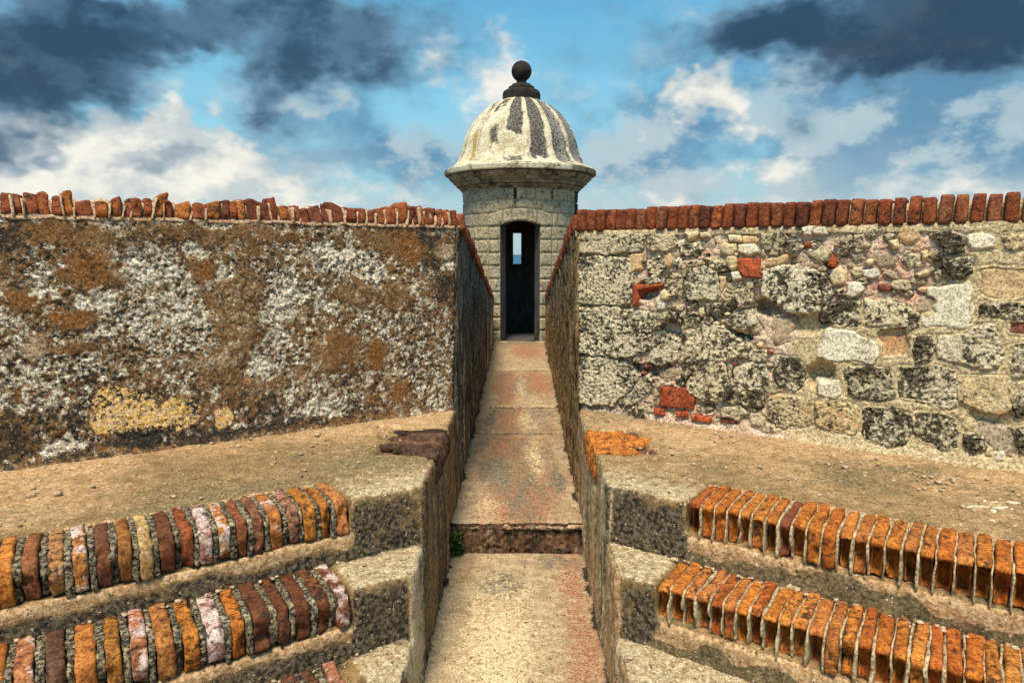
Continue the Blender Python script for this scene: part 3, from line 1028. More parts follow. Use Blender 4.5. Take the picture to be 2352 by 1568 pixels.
def corridor_face(side, parent, mat, seed):
    ys = np.concatenate([np.arange(side.Yw - .02, 7.0, .014), np.arange(7.0, 10.72, .03)])
    nz = 120
    tt = np.linspace(0, 1, nz)
    Yg, Tg = np.meshgrid(ys, tt, indexing='ij')
    Yg, Tg = Yg.ravel(), Tg.ravel()
    ztop = side.top(Yg) - 0.11
    z = -0.03 + Tg * (ztop + 0.03)
    p = np.stack([np.full(len(Yg), seed * 1.0), Yg, z], 1)
    g = fbm(np.stack([Yg * 15, z * 1.1, p[:, 0]], 1), 4, seed)
    lump = fbm(p * np.array([1, 16, 9]), 3, seed + 4)
    rel = 0.018 * g + (0.014 if side.sgn > 0 else 0.006) * lump + .004 * fbm(p * 40, 2, seed + 6)
    # rounded arris where it meets the front face; it begins on the battered front line
    yf = side.Yw + BAT * (z - Z1) / side.ca
    Yp = np.maximum(Yg, yf - 0.005)
    e = np.clip(0.035 - (Yp - yf), 0, 0.035)
    X = side.Xz(z) - rel + e * e / 0.07
    V = np.stack([side.sgn * X, Yp, z], 1)
    pale = 0.62 * sstep(fbm(np.stack([Yg * 4, z * .35, p[:, 0]], 1), 3, seed + 9), .18, .5) * sstep(Yg, 4.6, 5.2)
    far = sstep(Yg, 7.5, 9.5) * .35
    return put('passage_face', V, grid_faces(len(ys), nz, flip=not side.flip), mat, parent, {'pale': pale + far})


def coping_bricks(side, parent, style, seed):
    rnd = random.Random(seed)
    s = side.corner(1.2) + 0.01
    smax = 3.2
    dep = 0.235
    i = 0
    tb = 1.165 if style == 'r' else 1.200
    while s < smax:
        if style == 'r':
            pitch = 0.0668 * rnd.uniform(.94, 1.06)
            gap = rnd.uniform(.009, .016)
            w = pitch - gap
            h = rnd.uniform(.135, .147)
            U, Fq = round_box((w / 2, dep / 2, h / 2), 0.008, (4, 5, 7))
            lean = rnd.uniform(-.03, .07)
            npos = U + np.array([i * 1.9, seed, 0])
            dis = np.stack([fbm(npos * 24, 3, seed + j) for j in (1, 2, 3)], 1) * .004
            U = U + dis
            if i in (3, 4, 5, 21) or rnd.random() < .06:      # crumbled ones with a hollow front
                fm = np.exp(-(U[:, 1] + dep / 2) / .03)
                U[:, 1] += fm * .022 * (1 - (U[:, 0] / w * 2) ** 2 * .7) * sstep(np.abs(fbm(npos * 9, 2, seed)), -.2, .3)
            U = U + np.array([0, dep / 2, h / 2])
            U[:, 0] += lean * (U[:, 2] - .05)
            front = rnd.uniform(.006, .020)
            c = rnd.choice(REDDISH + REDDISH[:3] + [(0.40, 0.115, 0.035), (0.27, 0.10, 0.05)])
            al = rnd.choice([0, 0, .1, .2, .35])
        else:
            pitch = 0.058 * rnd.uniform(.7, 1.35)
            gap = rnd.uniform(.002, .008)
            w = pitch - gap
            ph = 0.104 + 0.016 * math.sin(s * 9.1) * math.sin(s * 3.3 + 1) + rnd.uniform(-.012, .014)
            if i in (7, 19, 29, 36, 43):
                ph = .136
            h = ph
            U, Fq = round_box((w / 2, dep / 2, h / 2), 0.014, (5, 6, 9))
            U[:, 2] += rnd.uniform(-.35, .35) * U[:, 0] * (U[:, 2] > 0)
            npos = U + np.array([i * 1.9, seed, 0])
            dis = np.stack([fbm(npos * 15, 3, seed + j) for j in (1, 2, 3)], 1) * np.array([.010, .024, .016])
            U = U + dis
            fm = np.exp(-(U[:, 1] + dep / 2) / .04)
            U[:, 1] += fm * rnd.uniform(0, .05) * sstep(U[:, 2] / h, -.35, .5)
            U = U + np.array([0, dep / 2, h / 2])
            lean = rnd.uniform(-.22, .06) - .1 * math.sin(s * 5)
            U[:, 0] += lean * U[:, 2]
            front = rnd.uniform(-.012, .014)
            c = rnd.choice(REDDISH + [(0.40, 0.135, 0.03), (0.38, 0.115, 0.03), (0.32, 0.095, 0.03)])
            al = rnd.choice([0, .1, .3, .4, .55, .65])
        V = side.W(s + w / 2 + gap / 2 + U[:, 0], tb + U[:, 2], front - U[:, 1])
        put('brick', V, Fq[:, ::-1] if side.flip else Fq, MAT['brick'], parent, None, jitter_col(c, .15, al, rnd))
        if style == 'l' and rnd.random() < .85:
            gw = gap * .5 + rnd.uniform(.005, .012)
            hh = h * rnd.uniform(.6, .98)
            U, Fq = round_box((gw / 2, dep / 2, hh / 2), gw * .3, (2, 5, 7))
            npos = U + np.array([i * 2.9, seed, 3])
            U = U + np.array([0, dep / 2, hh / 2])
            U[:, 0] += lean * U[:, 2] + .010 * fbm(npos * 14, 3, seed + 11)
            U[:, 1] += .022 * fbm(npos * 14, 3, seed + 12) + .05 * (U[:, 2] / hh) ** 2 * rnd.random()
            U[:, 2] += .008 * fbm(npos * 20, 2, seed + 13)
            V = side.W(s + w + gap + U[:, 0], tb + U[:, 2] - .004, .012 - U[:, 1])
            put('mortar_joint', V, Fq[:, ::-1] if side.flip else Fq, MAT['fin_pink'], parent)
        s += pitch
        i += 1
    # mortar bed the bricks stand in
    n = 260
    ss = np.linspace(side.corner(1.2) + .005, smax, n)
    up_ = .088 if style == 'l' else .115
    back_ = -.045 if style == 'l' else -.07
    prof = [(tb - (.010 if style == 'l' else .03), .002), (tb + .004, .006), (tb + .012, back_), (tb + up_ * .6, back_), (tb + up_, back_ - .01), (tb + up_, -.22), (tb - .03, -.22)]
    S, J = np.meshgrid(ss, np.arange(len(prof)), indexing='ij')
    T_ = np.array([pp[0] for pp in prof])[J.ravel()]
    Dd = np.array([pp[1] for pp in prof])[J.ravel()]
    q = np.stack([S.ravel(), T_, np.zeros(len(T_))], 1)
    T_ = T_ + .010 * fbm(q * 20, 3, seed + 21) * (J.ravel() < 2) + (.02 if style == 'l' else .003) * fbm(q * np.array([16, 1, 1]), 3, seed + 23) * ((J.ravel() == 4) | (J.ravel() == 5))
    Dd = Dd + .006 * fbm(q * 26, 3, seed + 22)
    put('mortar_bed', side.W(S.ravel(), T_, Dd), grid_faces(n, len(prof), flip=side.flip), MAT['fin_pink'] if style == 'l' else MAT['fin'], parent)
    # bricks that carry on along the top of the passage wall, down the slope
    Y = side.Yw + .17
    k = 0
    bank = []
    for v in range(6):
        U, Fq = round_box((.031, .11, .06), .010, (3, 4, 4))
        U = U + np.stack([fbm((U + v * 7) * 22, 3, seed + j + v) for j in (1, 2, 3)], 1) * (.006 if style == 'r' else .010)
        me = make_mesh('brick', np.stack([U[:, 1], U[:, 0], U[:, 2]], 1), Fq[:, ::-1])
        me.materials.append(MAT['brick'])
        bank.append(me)
    while Y < 10.3:
        o = bpy.data.objects.new('brick', bank[rnd.randrange(6)])
        COL.objects.link(o)
        o.parent = parent
        zc = float(side.top(Y)) - .065 + rnd.uniform(-.01, .008)
        xc = side.sgn * (float(side.Xz(zc)) + .095 + rnd.uniform(-.012, .012))
        o.location = Vector((xc, Y, zc)) - wloc(parent)
        o.rotation_euler = (-.15 + rnd.uniform(-.06, .06), rnd.uniform(-.06, .06), rnd.uniform(-.05, .05))
        o.color = jitter_col(rnd.choice(REDDISH), .2, rnd.choice([0, .2, .5]), rnd)
        Y += .078 * rnd.uniform(.95, 1.05)
        k += 1
    yy = np.linspace(side.Yw + .1, 10.6, 60)
    V = []
    for y_ in yy:
        zt = float(side.top(y_))
        for dx, dz in ((-.004, -.125), (.012, -.10), (.035, -.035), (.25, -.03), (.25, -.2)):
            V.append((side.sgn * (float(side.Xz(zt - .1)) + dx), y_, zt + dz))
    put('mortar_bed', np.array(V), grid_faces(60, 5, flip=not side.flip), MAT['fin'], parent)


# ---- left: plastered wall
wl = root('plastered_parapet_wall', 'left parapet wall of flaking brown plaster topped with ragged eroded bricks', 'wall', (-1.5, 3.9, Z1))
wall_core(L, wl)
sig = np.concatenate([np.arange(0, 2.75, .0062), np.arange(2.75, 4.2, .03)])
tv = np.arange(-.06, 1.212, .0062)
S, T_ = np.meshgrid(sig, tv, indexing='ij')
S, T_ = S.ravel(), T_.ravel()
SW = S + L.corner(T_)
p = np.stack([SW, T_, np.zeros(len(S))], 1)
wp = p + np.stack([.045 * fbm(p * 7, 4, 301) + .015 * fbm(p * 30, 2, 302), .045 * fbm(p * 7, 4, 303) + .015 * fbm(p * 30, 2, 304), p[:, 2]], 1)
field = {k: np.zeros(len(S)) for k in ('white', 'dark', 'rust', 'tan', 'ochre', 'lichen', 'brown')}
BLOBS = [  # kind, centre and radii as seen in the photograph (2352 wide), amount
    ('brown', 145, 539, 185, 31, 0.90), ('brown', 482, 539, 241, 21, 0.85), ('brown', 924, 551, 145, 32, 0.85), ('brown', 205, 619, 64, 48, 1.00),
    ('brown', 56, 687, 40, 32, 0.90), ('brown', 173, 728, 48, 26, 0.90), ('brown', 76, 804, 40, 28, 0.80), ('brown', 173, 804, 48, 14, 0.85),
    ('brown', 470, 619, 28, 32, 0.85), ('brown', 562, 579, 56, 20, 0.80), ('brown', 554, 719, 56, 88, 0.85), ('brown', 514, 840, 48, 36, 0.85),
    ('brown', 562, 920, 88, 44, 0.80), ('brown', 779, 800, 56, 48, 0.95), ('brown', 819, 671, 40, 40, 0.80), ('brown', 864, 824, 26, 36, 0.85),
    ('brown', 916, 904, 32, 32, 0.90), ('brown', 956, 575, 72, 48, 0.90), ('brown', 1028, 667, 48, 48, 0.90), ('brown', 40, 1017, 64, 64, 0.95),
    ('brown', 498, 1001, 562, 18, 0.90), ('brown', 161, 1073, 209, 21, 0.90), ('brown', 691, 728, 32, 48, 0.60), ('brown', 32, 591, 48, 48, 0.70),
    ('brown', 908, 679, 40, 32, 0.70), ('brown', 345, 953, 48, 13, 0.50), ('brown', 466, 912, 24, 48, 0.50), ('white', 751, 575, 26, 23, 0.90),
    ('white', 803, 587, 56, 32, 0.50), ('white', 856, 631, 36, 40, 0.45), ('white', 659, 703, 44, 72, 0.62), ('white', 635, 655, 24, 32, 0.50),
    ('white', 594, 840, 29, 32, 0.65), ('white', 735, 944, 48, 23, 0.75), ('white', 675, 904, 21, 13, 0.50), ('white', 233, 687, 48, 29, 0.50),
    ('white', 361, 615, 64, 48, 0.36), ('white', 418, 719, 96, 64, 0.28), ('white', 297, 744, 88, 32, 0.36), ('white', 120, 872, 120, 72, 0.18),
    ('white', 759, 705, 24, 13, 0.60), ('white', 759, 780, 24, 21, 0.60), ('white', 149, 1021, 64, 10, 0.80), ('white', 1043, 605, 21, 11, 0.90),
    ('white', 522, 944, 29, 32, 0.50), ('white', 241, 912, 24, 13, 0.40), ('white', 398, 623, 24, 13, 0.50), ('white', 514, 627, 18, 11, 0.60),
    ('white', 104, 631, 36, 36, 0.22), ('white', 956, 824, 88, 96, 0.10), ('white', 48, 944, 24, 13, 0.50), ('white', 185, 920, 32, 32, 0.25),
    ('white', 450, 575, 21, 32, 0.30), ('rust', 205, 619, 64, 48, 0.55), ('rust', 56, 687, 40, 32, 0.50), ('rust', 173, 728, 48, 26, 0.65),
    ('rust', 474, 619, 28, 32, 0.50), ('rust', 691, 551, 64, 32, 0.30), ('rust', 779, 800, 56, 48, 0.40), ('rust', 864, 824, 26, 36, 0.65),
    ('rust', 916, 904, 32, 32, 0.55), ('rust', 940, 575, 48, 56, 0.60), ('rust', 514, 840, 48, 36, 0.35), ('rust', 554, 888, 80, 32, 0.30),
    ('rust', 161, 804, 48, 14, 0.50), ('rust', 145, 539, 185, 31, 0.25), ('rust', 402, 543, 80, 24, 0.20), ('tan', 76, 804, 36, 24, 0.55),
    ('tan', 249, 511, 40, 11, 0.90), ('tan', 514, 511, 88, 6, 0.80), ('tan', 1036, 531, 56, 6, 0.90), ('tan', 554, 719, 48, 80, 0.25),
    ('tan', 506, 824, 40, 24, 0.35), ('tan', 1028, 571, 19, 16, 0.50), ('tan', 361, 631, 64, 48, 0.25), ('dark', 32, 551, 56, 56, 0.30),
    ('dark', 1032, 667, 40, 48, 0.50), ('dark', 40, 1017, 64, 64, 0.45), ('dark', 498, 993, 562, 19, 0.45), ('dark', 161, 1073, 209, 21, 0.50),
    ('dark', 562, 928, 88, 40, 0.30), ('dark', 988, 543, 48, 24, 0.35), ('dark', 996, 615, 48, 32, 0.30), ('dark', 386, 543, 161, 19, 0.25),
    ('dark', 602, 953, 56, 24, 0.30), ('dark', 803, 944, 48, 16, 0.40), ('dark', 32, 840, 40, 80, 0.20), ('dark', 1052, 832, 16, 96, 0.30),
    ('dark', 145, 944, 48, 32, 0.30), ('ochre', 257, 944, 52, 66, 1.0), ('ochre', 325, 945, 60, 46, 1.05), ('ochre', 405, 949, 62, 42, 1.05),
    ('ochre', 514, 957, 30, 28, 0.80), ('ochre', 275, 906, 50, 24, 0.95), ('ochre', 360, 910, 40, 20, 0.75), ('lichen', 353, 904, 48, 16, 0.30),
    ('lichen', 337, 997, 64, 21, 0.62), ('lichen', 241, 1017, 32, 16, 0.30), ('lichen', 450, 920, 16, 32, 0.30), ('lichen', 177, 969, 32, 48, 0.35),
    ('lichen', 80, 969, 48, 40, 0.20),
]
for (k, x, y, rx, ry, amp) in BLOBS:
    s0, t0 = wall_hit(L, x, y)
    s1, _ = wall_hit(L, x - rx, y)
    _, t1 = wall_hit(L, x, y - ry)
    field[k] = np.maximum(field[k], amp * np.exp(-(((wp[:, 0] - s0) / (s1 - s0)) ** 2 + ((wp[:, 1] - t0) / (t1 - t0)) ** 2) ** 1.3))
n1 = fbm(p * 9, 4, 311)
n2 = fbm(p * 34, 3, 312)
brown = np.clip(field.pop('brown') * 1.05 + .35 * n1, 0, 1)
field['white'] = (.44 + .26 * n1 + .08 * n2 + .80 * field['white']) * (1 - .88 * brown)
field['dark'] = field['dark'] + .26 + .16 * fbm(p * 6, 3, 316)
field['tan'] = field['tan'] + .28 + .25 * fbm(p * 5, 3, 313)
field['rust'] = field['rust'] + .14 + .25 * fbm(p * 4, 3, 314)
field['lichen'] += (.36 + .2 * fbm(p * 7, 3, 317)) * (1 - .75 * brown) * (1 - .55 * sstep(field['white'], .6, .95))
field['ochre'] *= 1 + .5 * n1
field['white'] *= 1 - .9 * sstep(field['ochre'], .25, .5)
field['dark'] *= 1 - .9 * sstep(field['ochre'], .25, .5)
rough = sstep(field['white'], .22, .55)
pit = sstep(worley(p * 26, 7), .42, .12) * sstep(fbm(p * 6, 3, 315), -.15, .3)
d = .010 * fbm(p * 2.5, 3, 320) + .004 * n1 - .010 * rough + rough * (.009 * n2 + .008 * fbm(p * 75, 2, 321)) - .016 * pit * (.35 + .65 * rough) + .0022 * fbm(p * 90, 2, 322)
# hatching scratched into the plaster as a key for later coats
for (x, y, rx, ry) in ((90, 615, 70, 55), (570, 670, 70, 100), (60, 970, 70, 60), (470, 800, 40, 40)):
    s0, t0 = wall_hit(L, x, y)
    s1, _ = wall_hit(L, x - rx, y)
    _, t1 = wall_hit(L, x, y - ry)
    mk = sstep(1.15 - np.sqrt(((wp[:, 0] - s0) / (s1 - s0)) ** 2 + ((wp[:, 1] - t0) / (t1 - t0)) ** 2), 0, .4)
    h1 = np.abs(((p[:, 0] * .80 + p[:, 1] * .60) / .034 + .35 * n1) % 1 - .5)
    h2 = np.abs(((p[:, 0] * -.55 + p[:, 1] * .83) / .040 + .35 * n1) % 1 - .5)
    hatch = np.maximum(sstep(h1, .40, .49), sstep(h2, .40, .49)) * sstep(n2, -.5, .1)
    d -= .005 * mk * hatch
    field['dark'] += .30 * mk * hatch
d -= np.where(S < .04, (.04 - S) ** 2 / .07, 0)
d += .018 * np.exp(-np.clip(T_, 0, 1) / .03)
put('wall_face', L.W(SW, T_, d), grid_faces(len(sig), len(tv), flip=True), MAT['plaster'], wl, field)
corridor_face(L, wl, MAT['side_l'], 41)
coping_bricks(L, wl, 'l', 61)


# ---- right: rubble wall of coral stone, brick and lime
wr = root('rubble_parapet_wall', 'right parapet wall of exposed coral stone rubble under a row of red bricks', 'wall', (1.5, 3.9, Z1))
wall_core(R, wr)
# each stone: kind, then outline on the wall face in millimetres (along, up)
STONES=[
('g',-82,1155,110,1160,391,1151,417,1112,407,1036,291,1030,116,1016,-77,1026),
('c',-76,1004,117,1010,324,997,352,899,351,743,317,698,130,694,-59,699),
('c',-53,674,153,687,307,682,501,661,497,535,471,416,321,368,99,365,-36,367),
('c',-27,338,145,361,322,348,425,254,357,147,247,69,113,32,-13,41),
('d',316,97,414,213,500,261,503,183,419,104,336,53),
('g',423,1132,593,1148,640,1082,559,1035,468,1035,419,1074),
('c',441,968,521,1007,553,950,526,898,443,920),
('c',421,866,502,898,518,854,448,820),
('o',302,1016,417,1032,401,929,329,899),
('o',536,1026,589,1035,601,988,575,922,538,969),
('c',602,979,655,1007,662,951,614,922),
('c',668,942,777,952,872,917,876,835,897,781,871,761,710,765,678,830),
('o',879,908,935,894,922,836,900,790,883,839),
('d',793,993,905,977,948,923,853,925,805,947),
('c',556,893,629,907,635,781,592,770,554,826),
('b',347,831,549,845,550,822,391,799,385,695,353,699),
('p',531,784,566,811,601,786,584,741,543,746),
('w',507,739,543,753,571,709,553,673,516,687),
('e',594,742,633,753,640,696,601,685),
('p',771,706,808,718,821,676,793,651,773,668),
('g',806,651,848,672,886,643,851,609,813,622),
('c',694,633,783,647,799,536,791,385,715,374),
('c',806,601,887,630,945,582,1000,558,1053,502,1007,440,954,414,806,394,811,518),
('c',494,505,584,531,675,508,679,413,632,371,574,335,501,359),
('e',540,314,672,365,686,280,598,248,547,266),
('d',688,366,753,382,764,326,726,265,692,290),
('d',769,374,918,405,961,345,1002,220,949,169,838,150,729,208,739,285),
('b',555,212,709,221,789,167,774,95,555,91),
('b',525,77,596,86,599,35,531,30),
('b',663,75,749,90,747,45,669,41),
('b',762,68,889,72,882,29,767,29),
('r',942,60,1036,73,1032,43,938,32),
('g',942,120,1041,151,1096,121,1045,74,954,80),
('c',1011,368,1097,403,1184,393,1196,331,1140,263,1070,260,1009,294),
('g',1036,224,1123,255,1176,240,1166,167,1094,143,1039,175),
('y',1194,220,1277,242,1393,238,1444,184,1444,111,1354,74,1254,70,1200,113),
('g',1099,114,1181,147,1202,77,1272,58,1290,27,1188,30,1108,55),
('d',1223,449,1331,450,1375,401,1388,316,1342,276,1257,302,1223,370),
('e',1198,677,1302,673,1321,622,1292,551,1211,510),
('c',1001,694,1080,707,1101,645,1051,594,980,590,933,636),
('d',817,726,918,736,930,676,877,651,823,676),
('d',693,727,766,730,769,665,706,665),
('b',990,999,1115,999,1119,881,1026,890,994,927),
('p',656,1147,738,1155,749,1127,703,1098),
('p',755,1145,813,1148,824,1115,761,1116),
('p',924,1130,995,1129,1002,1097,935,1092),
('o',1006,1128,1082,1122,1090,1087,1017,1077),
('p',890,1080,971,1092,984,1043,948,1011,893,1024),
('w',989,1070,1076,1078,1094,1034,1045,1011,992,1031),
('w',625,1101,662,1110,667,1080,637,1067),
('g',1107,1139,1208,1146,1263,1102,1231,1034,1165,1017,1129,1052,1101,1095),
('o',1132,1008,1257,1017,1254,972,1202,954,1135,954),
('p',918,1008,980,1011,988,945,953,927,923,972),
('w',962,914,998,918,1009,883,974,868),
('g',1088,872,1156,882,1166,847,1099,837),
('g',994,820,1056,830,1084,787,1065,722,1009,720,988,784),
('c',1140,926,1239,958,1385,941,1466,900,1480,817,1446,723,1368,696,1270,713,1200,764,1131,785),
('d',1933,1125,1989,1131,2049,1108,2063,1038,1983,1034,1960,1078),
('w',2080,1112,2142,1124,2187,1098,2186,1053,2148,1042,2085,1046),
('y',2210,1110,2293,1119,2335,1104,2339,1046,2215,1047),
('d',1979,1002,2062,1010,2109,995,2106,934,2069,907,2018,910,1989,948),
('d',1943,940,1973,948,1978,913,1960,897),
('o',2131,957,2214,970,2346,952,2355,822,2227,795,2136,822),
('w',2007,876,2104,885,2116,806,2119,677,2061,662,1988,678,1915,673,1919,705,1978,731,1967,793,1925,823,1929,854,1976,851),
('e',1879,798,1962,809,1967,734,1919,713,1873,726),
('d',1857,721,1902,726,1902,655,1869,645),
('d',2140,762,2166,790,2317,792,2359,771,2362,728,2232,727,2146,723),
('r',2257,711,2323,714,2364,711,2369,641,2265,640),
('d',1457,740,1482,767,1550,778,1637,773,1641,691,1628,642,1544,637,1452,669),
('c',1660,782,1783,791,1855,773,1847,701,1835,651,1749,654,1661,656),
('w',1471,614,1606,614,1719,573,1729,500,1712,459,1555,459,1449,460,1450,528),
('a',1726,611,1889,616,1885,545,1872,496,1746,485),
('d',1887,600,1946,612,1972,583,1969,494,1901,481,1880,544),
('c',1993,612,2064,620,2137,671,2205,688,2223,631,2250,588,2256,504,2188,476,2124,493,1998,513),
('d',2290,591,2331,603,2372,597,2382,466,2301,440),
('d',1586,423,1706,434,1780,431,1807,377,1810,294,1717,263,1602,287),
('c',1821,448,1970,463,2074,456,2084,374,2091,278,2036,268,1914,290,1835,297),
('y',2095,431,2179,435,2272,441,2294,367,2296,289,2253,261,2190,275,2100,304),
('d',2312,361,2348,376,2389,378,2398,253,2330,256),
('w',1454,328,1554,351,1564,284,1506,250,1458,270),
('y',1451,228,1538,247,1631,233,1666,212,1665,126,1640,80,1532,82,1458,106),
('d',1689,225,1820,233,1907,210,1912,128,1874,56,1818,39,1701,62,1684,131),
('d',1916,229,1998,241,2081,217,2112,159,2105,76,2051,60,1955,85,1919,147),
('e',2146,187,2207,222,2318,209,2348,133,2342,47,2256,48,2214,112),
('d',2133,150,2205,153,2218,94,2168,61,2136,97),
('p',2216,93,2252,98,2251,58,2220,55),
('w',2254,76,2292,82,2288,48,2259,49),
('d',2336,207,2359,218,2400,219,2410,91,2347,91),
('b',1455,950,1481,1025,1510,984,1502,946),
('p',1486,950,1531,962,1552,935,1544,867,1500,852,1484,900),
('w',1560,866,1619,874,1637,838,1616,800,1571,810),
('p',1884,1033,1910,1040,1917,1009,1896,992),
('p',1868,923,1916,947,1929,924,1886,903),
('r',1709,872,1784,871,1779,839,1738,826,1715,844),
('b',1338,1089,1368,1086,1367,1052,1341,1061),
('w',1380,1151,1434,1167,1451,1133,1390,1127),
('w',1329,1161,1368,1165,1368,1124,1337,1128),
('w',1641,936,1694,945,1705,917,1669,894,1641,910),
('p',1742,1088,1784,1093,1783,1055,1759,1047),
('e',1550,1017,1623,1033,1640,993,1583,976),
('g',1248,1085,1312,1102,1334,1051,1275,1034),
('g',1506,1116,1617,1122,1650,1073,1563,1041,1494,1066)]


def poly_sdf(px, py, poly):
    """signed distance, positive inside"""
    n = len(poly)
    best = np.full(len(px), 1e9)
    inside = np.zeros(len(px), bool)
    for i in range(n):
        ax, ay = poly[i]
        bx, by = poly[(i + 1) % n]
        ex, ey = bx - ax, by - ay
        k = np.clip(((px - ax) * ex + (py - ay) * ey) / (ex * ex + ey * ey + 1e-12), 0, 1)
        best = np.minimum(best, (px - ax - k * ex) ** 2 + (py - ay - k * ey) ** 2)
        cond = ((ay > py) != (by > py)) & (px < (bx - ax) * (py - ay) / (by - ay + 1e-12) + ax)
        inside ^= cond
    return np.where(inside, 1, -1) * np.sqrt(best)


KIND = {  # material, colour, height out of the mortar, edge radius, pit depth, lichen, warmth
    'c': ('coral', (0.76, 0.66, 0.47), .017, .009, .018, .47, .10),
    'd': ('coral', (0.60, 0.52, 0.36), .016, .009, .015, .60, .12),
    'g': ('coral', (0.56, 0.46, 0.30), .013, .012, .011, .45, .20),
    'y': ('coral', (0.70, 0.54, 0.30), .016, .009, .012, .40, .40),
    'w': ('smooth_stone', (0.84, 0.77, 0.60), .016, .008, .005, .12, 0),
    'p': ('smooth_stone', (0.76, 0.59, 0.34), .024, .018, .004, .12, 0),
    'o': ('smooth_stone', (0.66, 0.42, 0.19), .006, .016, .003, .14, 0),
    'a': ('smooth_stone', (0.56, 0.25, 0.075), -.012, .012, .005, .16, 0),
    'e': ('smooth_stone', (0.40, 0.29, 0.19), .000, .028, .006, .22, 0),
    'b': ('brick', (0.44, 0.10, 0.035), .022, .012, .003, 0, 0),
    'r': ('brick', (0.30, 0.11, 0.075), .004, .014, .003, 0, 0)}
GROW = dict(c=.009, d=.009, g=.007, y=.008, w=.007, p=.004, o=.004, a=.002, e=.004, b=.002, r=.002)
stone_polys = []
for rec in STONES:
    pts = np.array(rec[1:], float).reshape(-1, 2) / 1000.0
    stone_polys.append((rec[0], pts))
# extend the masonry a little beyond the traced stretch and pack small stones into the gaps
rnd = random.Random(12)
for row in range(7):
    tc_ = .06 + row * .165
    s0 = 2.52 + (row % 2) * .09
    while s0 < 3.6:
        w = rnd.uniform(.16, .30)
        h = rnd.uniform(.11, .145)
        stone_polys.append((rnd.choice('cdydcw'), np.array([(s0 + .01, tc_), (s0 + w * .5, tc_ - .008), (s0 + w - .015, tc_ + .004), (s0 + w - .006, tc_ + h * .6), (s0 + w - .02, tc_ + h), (s0 + w * .4, tc_ + h + .008), (s0 + .012, tc_ + h - .006)])))
        s0 += w + .03
cand = np.array([(rnd.uniform(.22, 2.45), rnd.uniform(.02, 1.14)) for _ in range(5000)])
free = np.full(len(cand), 9.0)
for kd, pl in stone_polys:
    free = np.minimum(free, -poly_sdf(cand[:, 0], cand[:, 1], pl))
placed = [wall_hit(R, x_, y_) + (r_,) for x_, y_, r_ in ((1765, 705, .09), (1850, 735, .10), (1885, 862, .08), (1480, 668, .06), (1515, 850, .07), (1540, 760, .06), (1690, 770, .06), (1700, 860, .05), (2280, 950, .06), (1460, 850, .04))]
for want, lo_r, hi_r, cnt in ((1, .032, .055, 22), (1, .018, .030, 34), (1, .009, .016, 50)):
    got = 0
    for c, fr_ in zip(cand, free):
        if got >= cnt:
            break
        dense_ = c[0] < 1.22 or (c[1] > .66 + .10 * (c[0] - 1.4) and c[0] < 2.05)
        if not dense_ or fr_ < lo_r * .9:
            continue
        r0 = min(fr_ * 1.05, hi_r)
        if any((c[0] - q_[0]) ** 2 + (c[1] - q_[1]) ** 2 < (r0 + q_[2]) ** 2 * .95 for q_ in placed):
            continue
        n = rnd.choice((5, 6, 7))
        ph = rnd.uniform(0, 1)
        pl = np.array([(c[0] + r0 * rnd.uniform(.75, 1.35) * 1.1 * math.cos(2 * math.pi * k / n + ph), c[1] + r0 * rnd.uniform(.75, 1.2) * .9 * math.sin(2 * math.pi * k / n + ph)) for k in range(n)])
        stone_polys.append((rnd.choice('cdggggge' if r0 > .017 and c[0] < 1.3 else 'gggpoeegr'), pl))
        placed.append((c[0], c[1], r0))
        got += 1

# mortar between the stones
sig = np.concatenate([np.arange(0, 2.7, .0064), np.arange(2.7, 4.2, .03)])
tv = np.arange(-.06, 1.18, .0064)
S, T_ = np.meshgrid(sig, tv, indexing='ij')
S, T_ = S.ravel(), T_.ravel()
SW = S + R.corner(T_)
p = np.stack([SW, T_, np.zeros(len(S))], 1)
wx = SW + .012 * fbm(p * 22, 3, 402)
wy = T_ + .012 * fbm(p * 22, 3, 403)
sdf = np.full(len(S), -1.0)
lowstone = np.zeros(len(S))
for kd, pl in stone_polys:
    lo, hi = pl.min(0) - .06, pl.max(0) + .06
    m_ = np.where((wx > lo[0]) & (wx < hi[0]) & (wy > lo[1]) & (wy < hi[1]))[0]
    if len(m_):
        dd = poly_sdf(wx[m_], wy[m_], pl) + (GROW[kd] if pl[:, 0].min() > 0 else .002)
        sdf[m_] = np.maximum(sdf[m_], dd)
        lowstone[m_] = np.maximum(lowstone[m_], (dd > -.004) * 1.0)
tidy = sstep(SW, 1.18, 1.42) * sstep(.74 - T_ + .10 * (SW - 1.4), -.03, .06)
tidy = np.maximum(tidy, sstep(SW, 2.0, 2.12))
n1 = fbm(p * 8, 4, 411)
n2 = fbm(p * 30, 3, 412)
crumb = sstep(worley(p * np.array([30, 36, 1]), 19), .55, .15)
d = (1 - tidy) * (.018 * n1 + .007 * n2 - .008 + .006 * crumb * sstep(n1, -.3, .2)) + tidy * (.004 * n1 + .003 * n2 + .011)
d += .0022 * fbm(p * 95, 2, 413)
# deep hollows where stones have fallen out
for (x, y, rx, ry, dp) in ((1765, 705, 42, 22, .075), (1850, 735, 60, 34, .03), (1885, 862, 36, 36, .05), (1480, 668, 28, 22, .045), (1515, 850, 40, 18, .045), (1540, 760, 24, 50, .03), (1690, 770, 40, 24, .05),
                           (1700, 860, 26, 22, .04), (1905, 600, 14, 20, .035), (2280, 950, 60, 45, .02), (1460, 850, 26, 16, .03), (1800, 600, 30, 20, .02), (2050, 770, 36, 30, .02)):
    s0, t0 = wall_hit(R, x, y)
    s1, _ = wall_hit(R, x + rx, y)
    _, t1 = wall_hit(R, x, y - ry)
    g = np.exp(-((wx - s0) / (s1 - s0)) ** 2 - ((wy - t0) / (t1 - t0)) ** 2)
    d -= dp * 1.9 * sstep(g + .10 * n2, .28, .62)
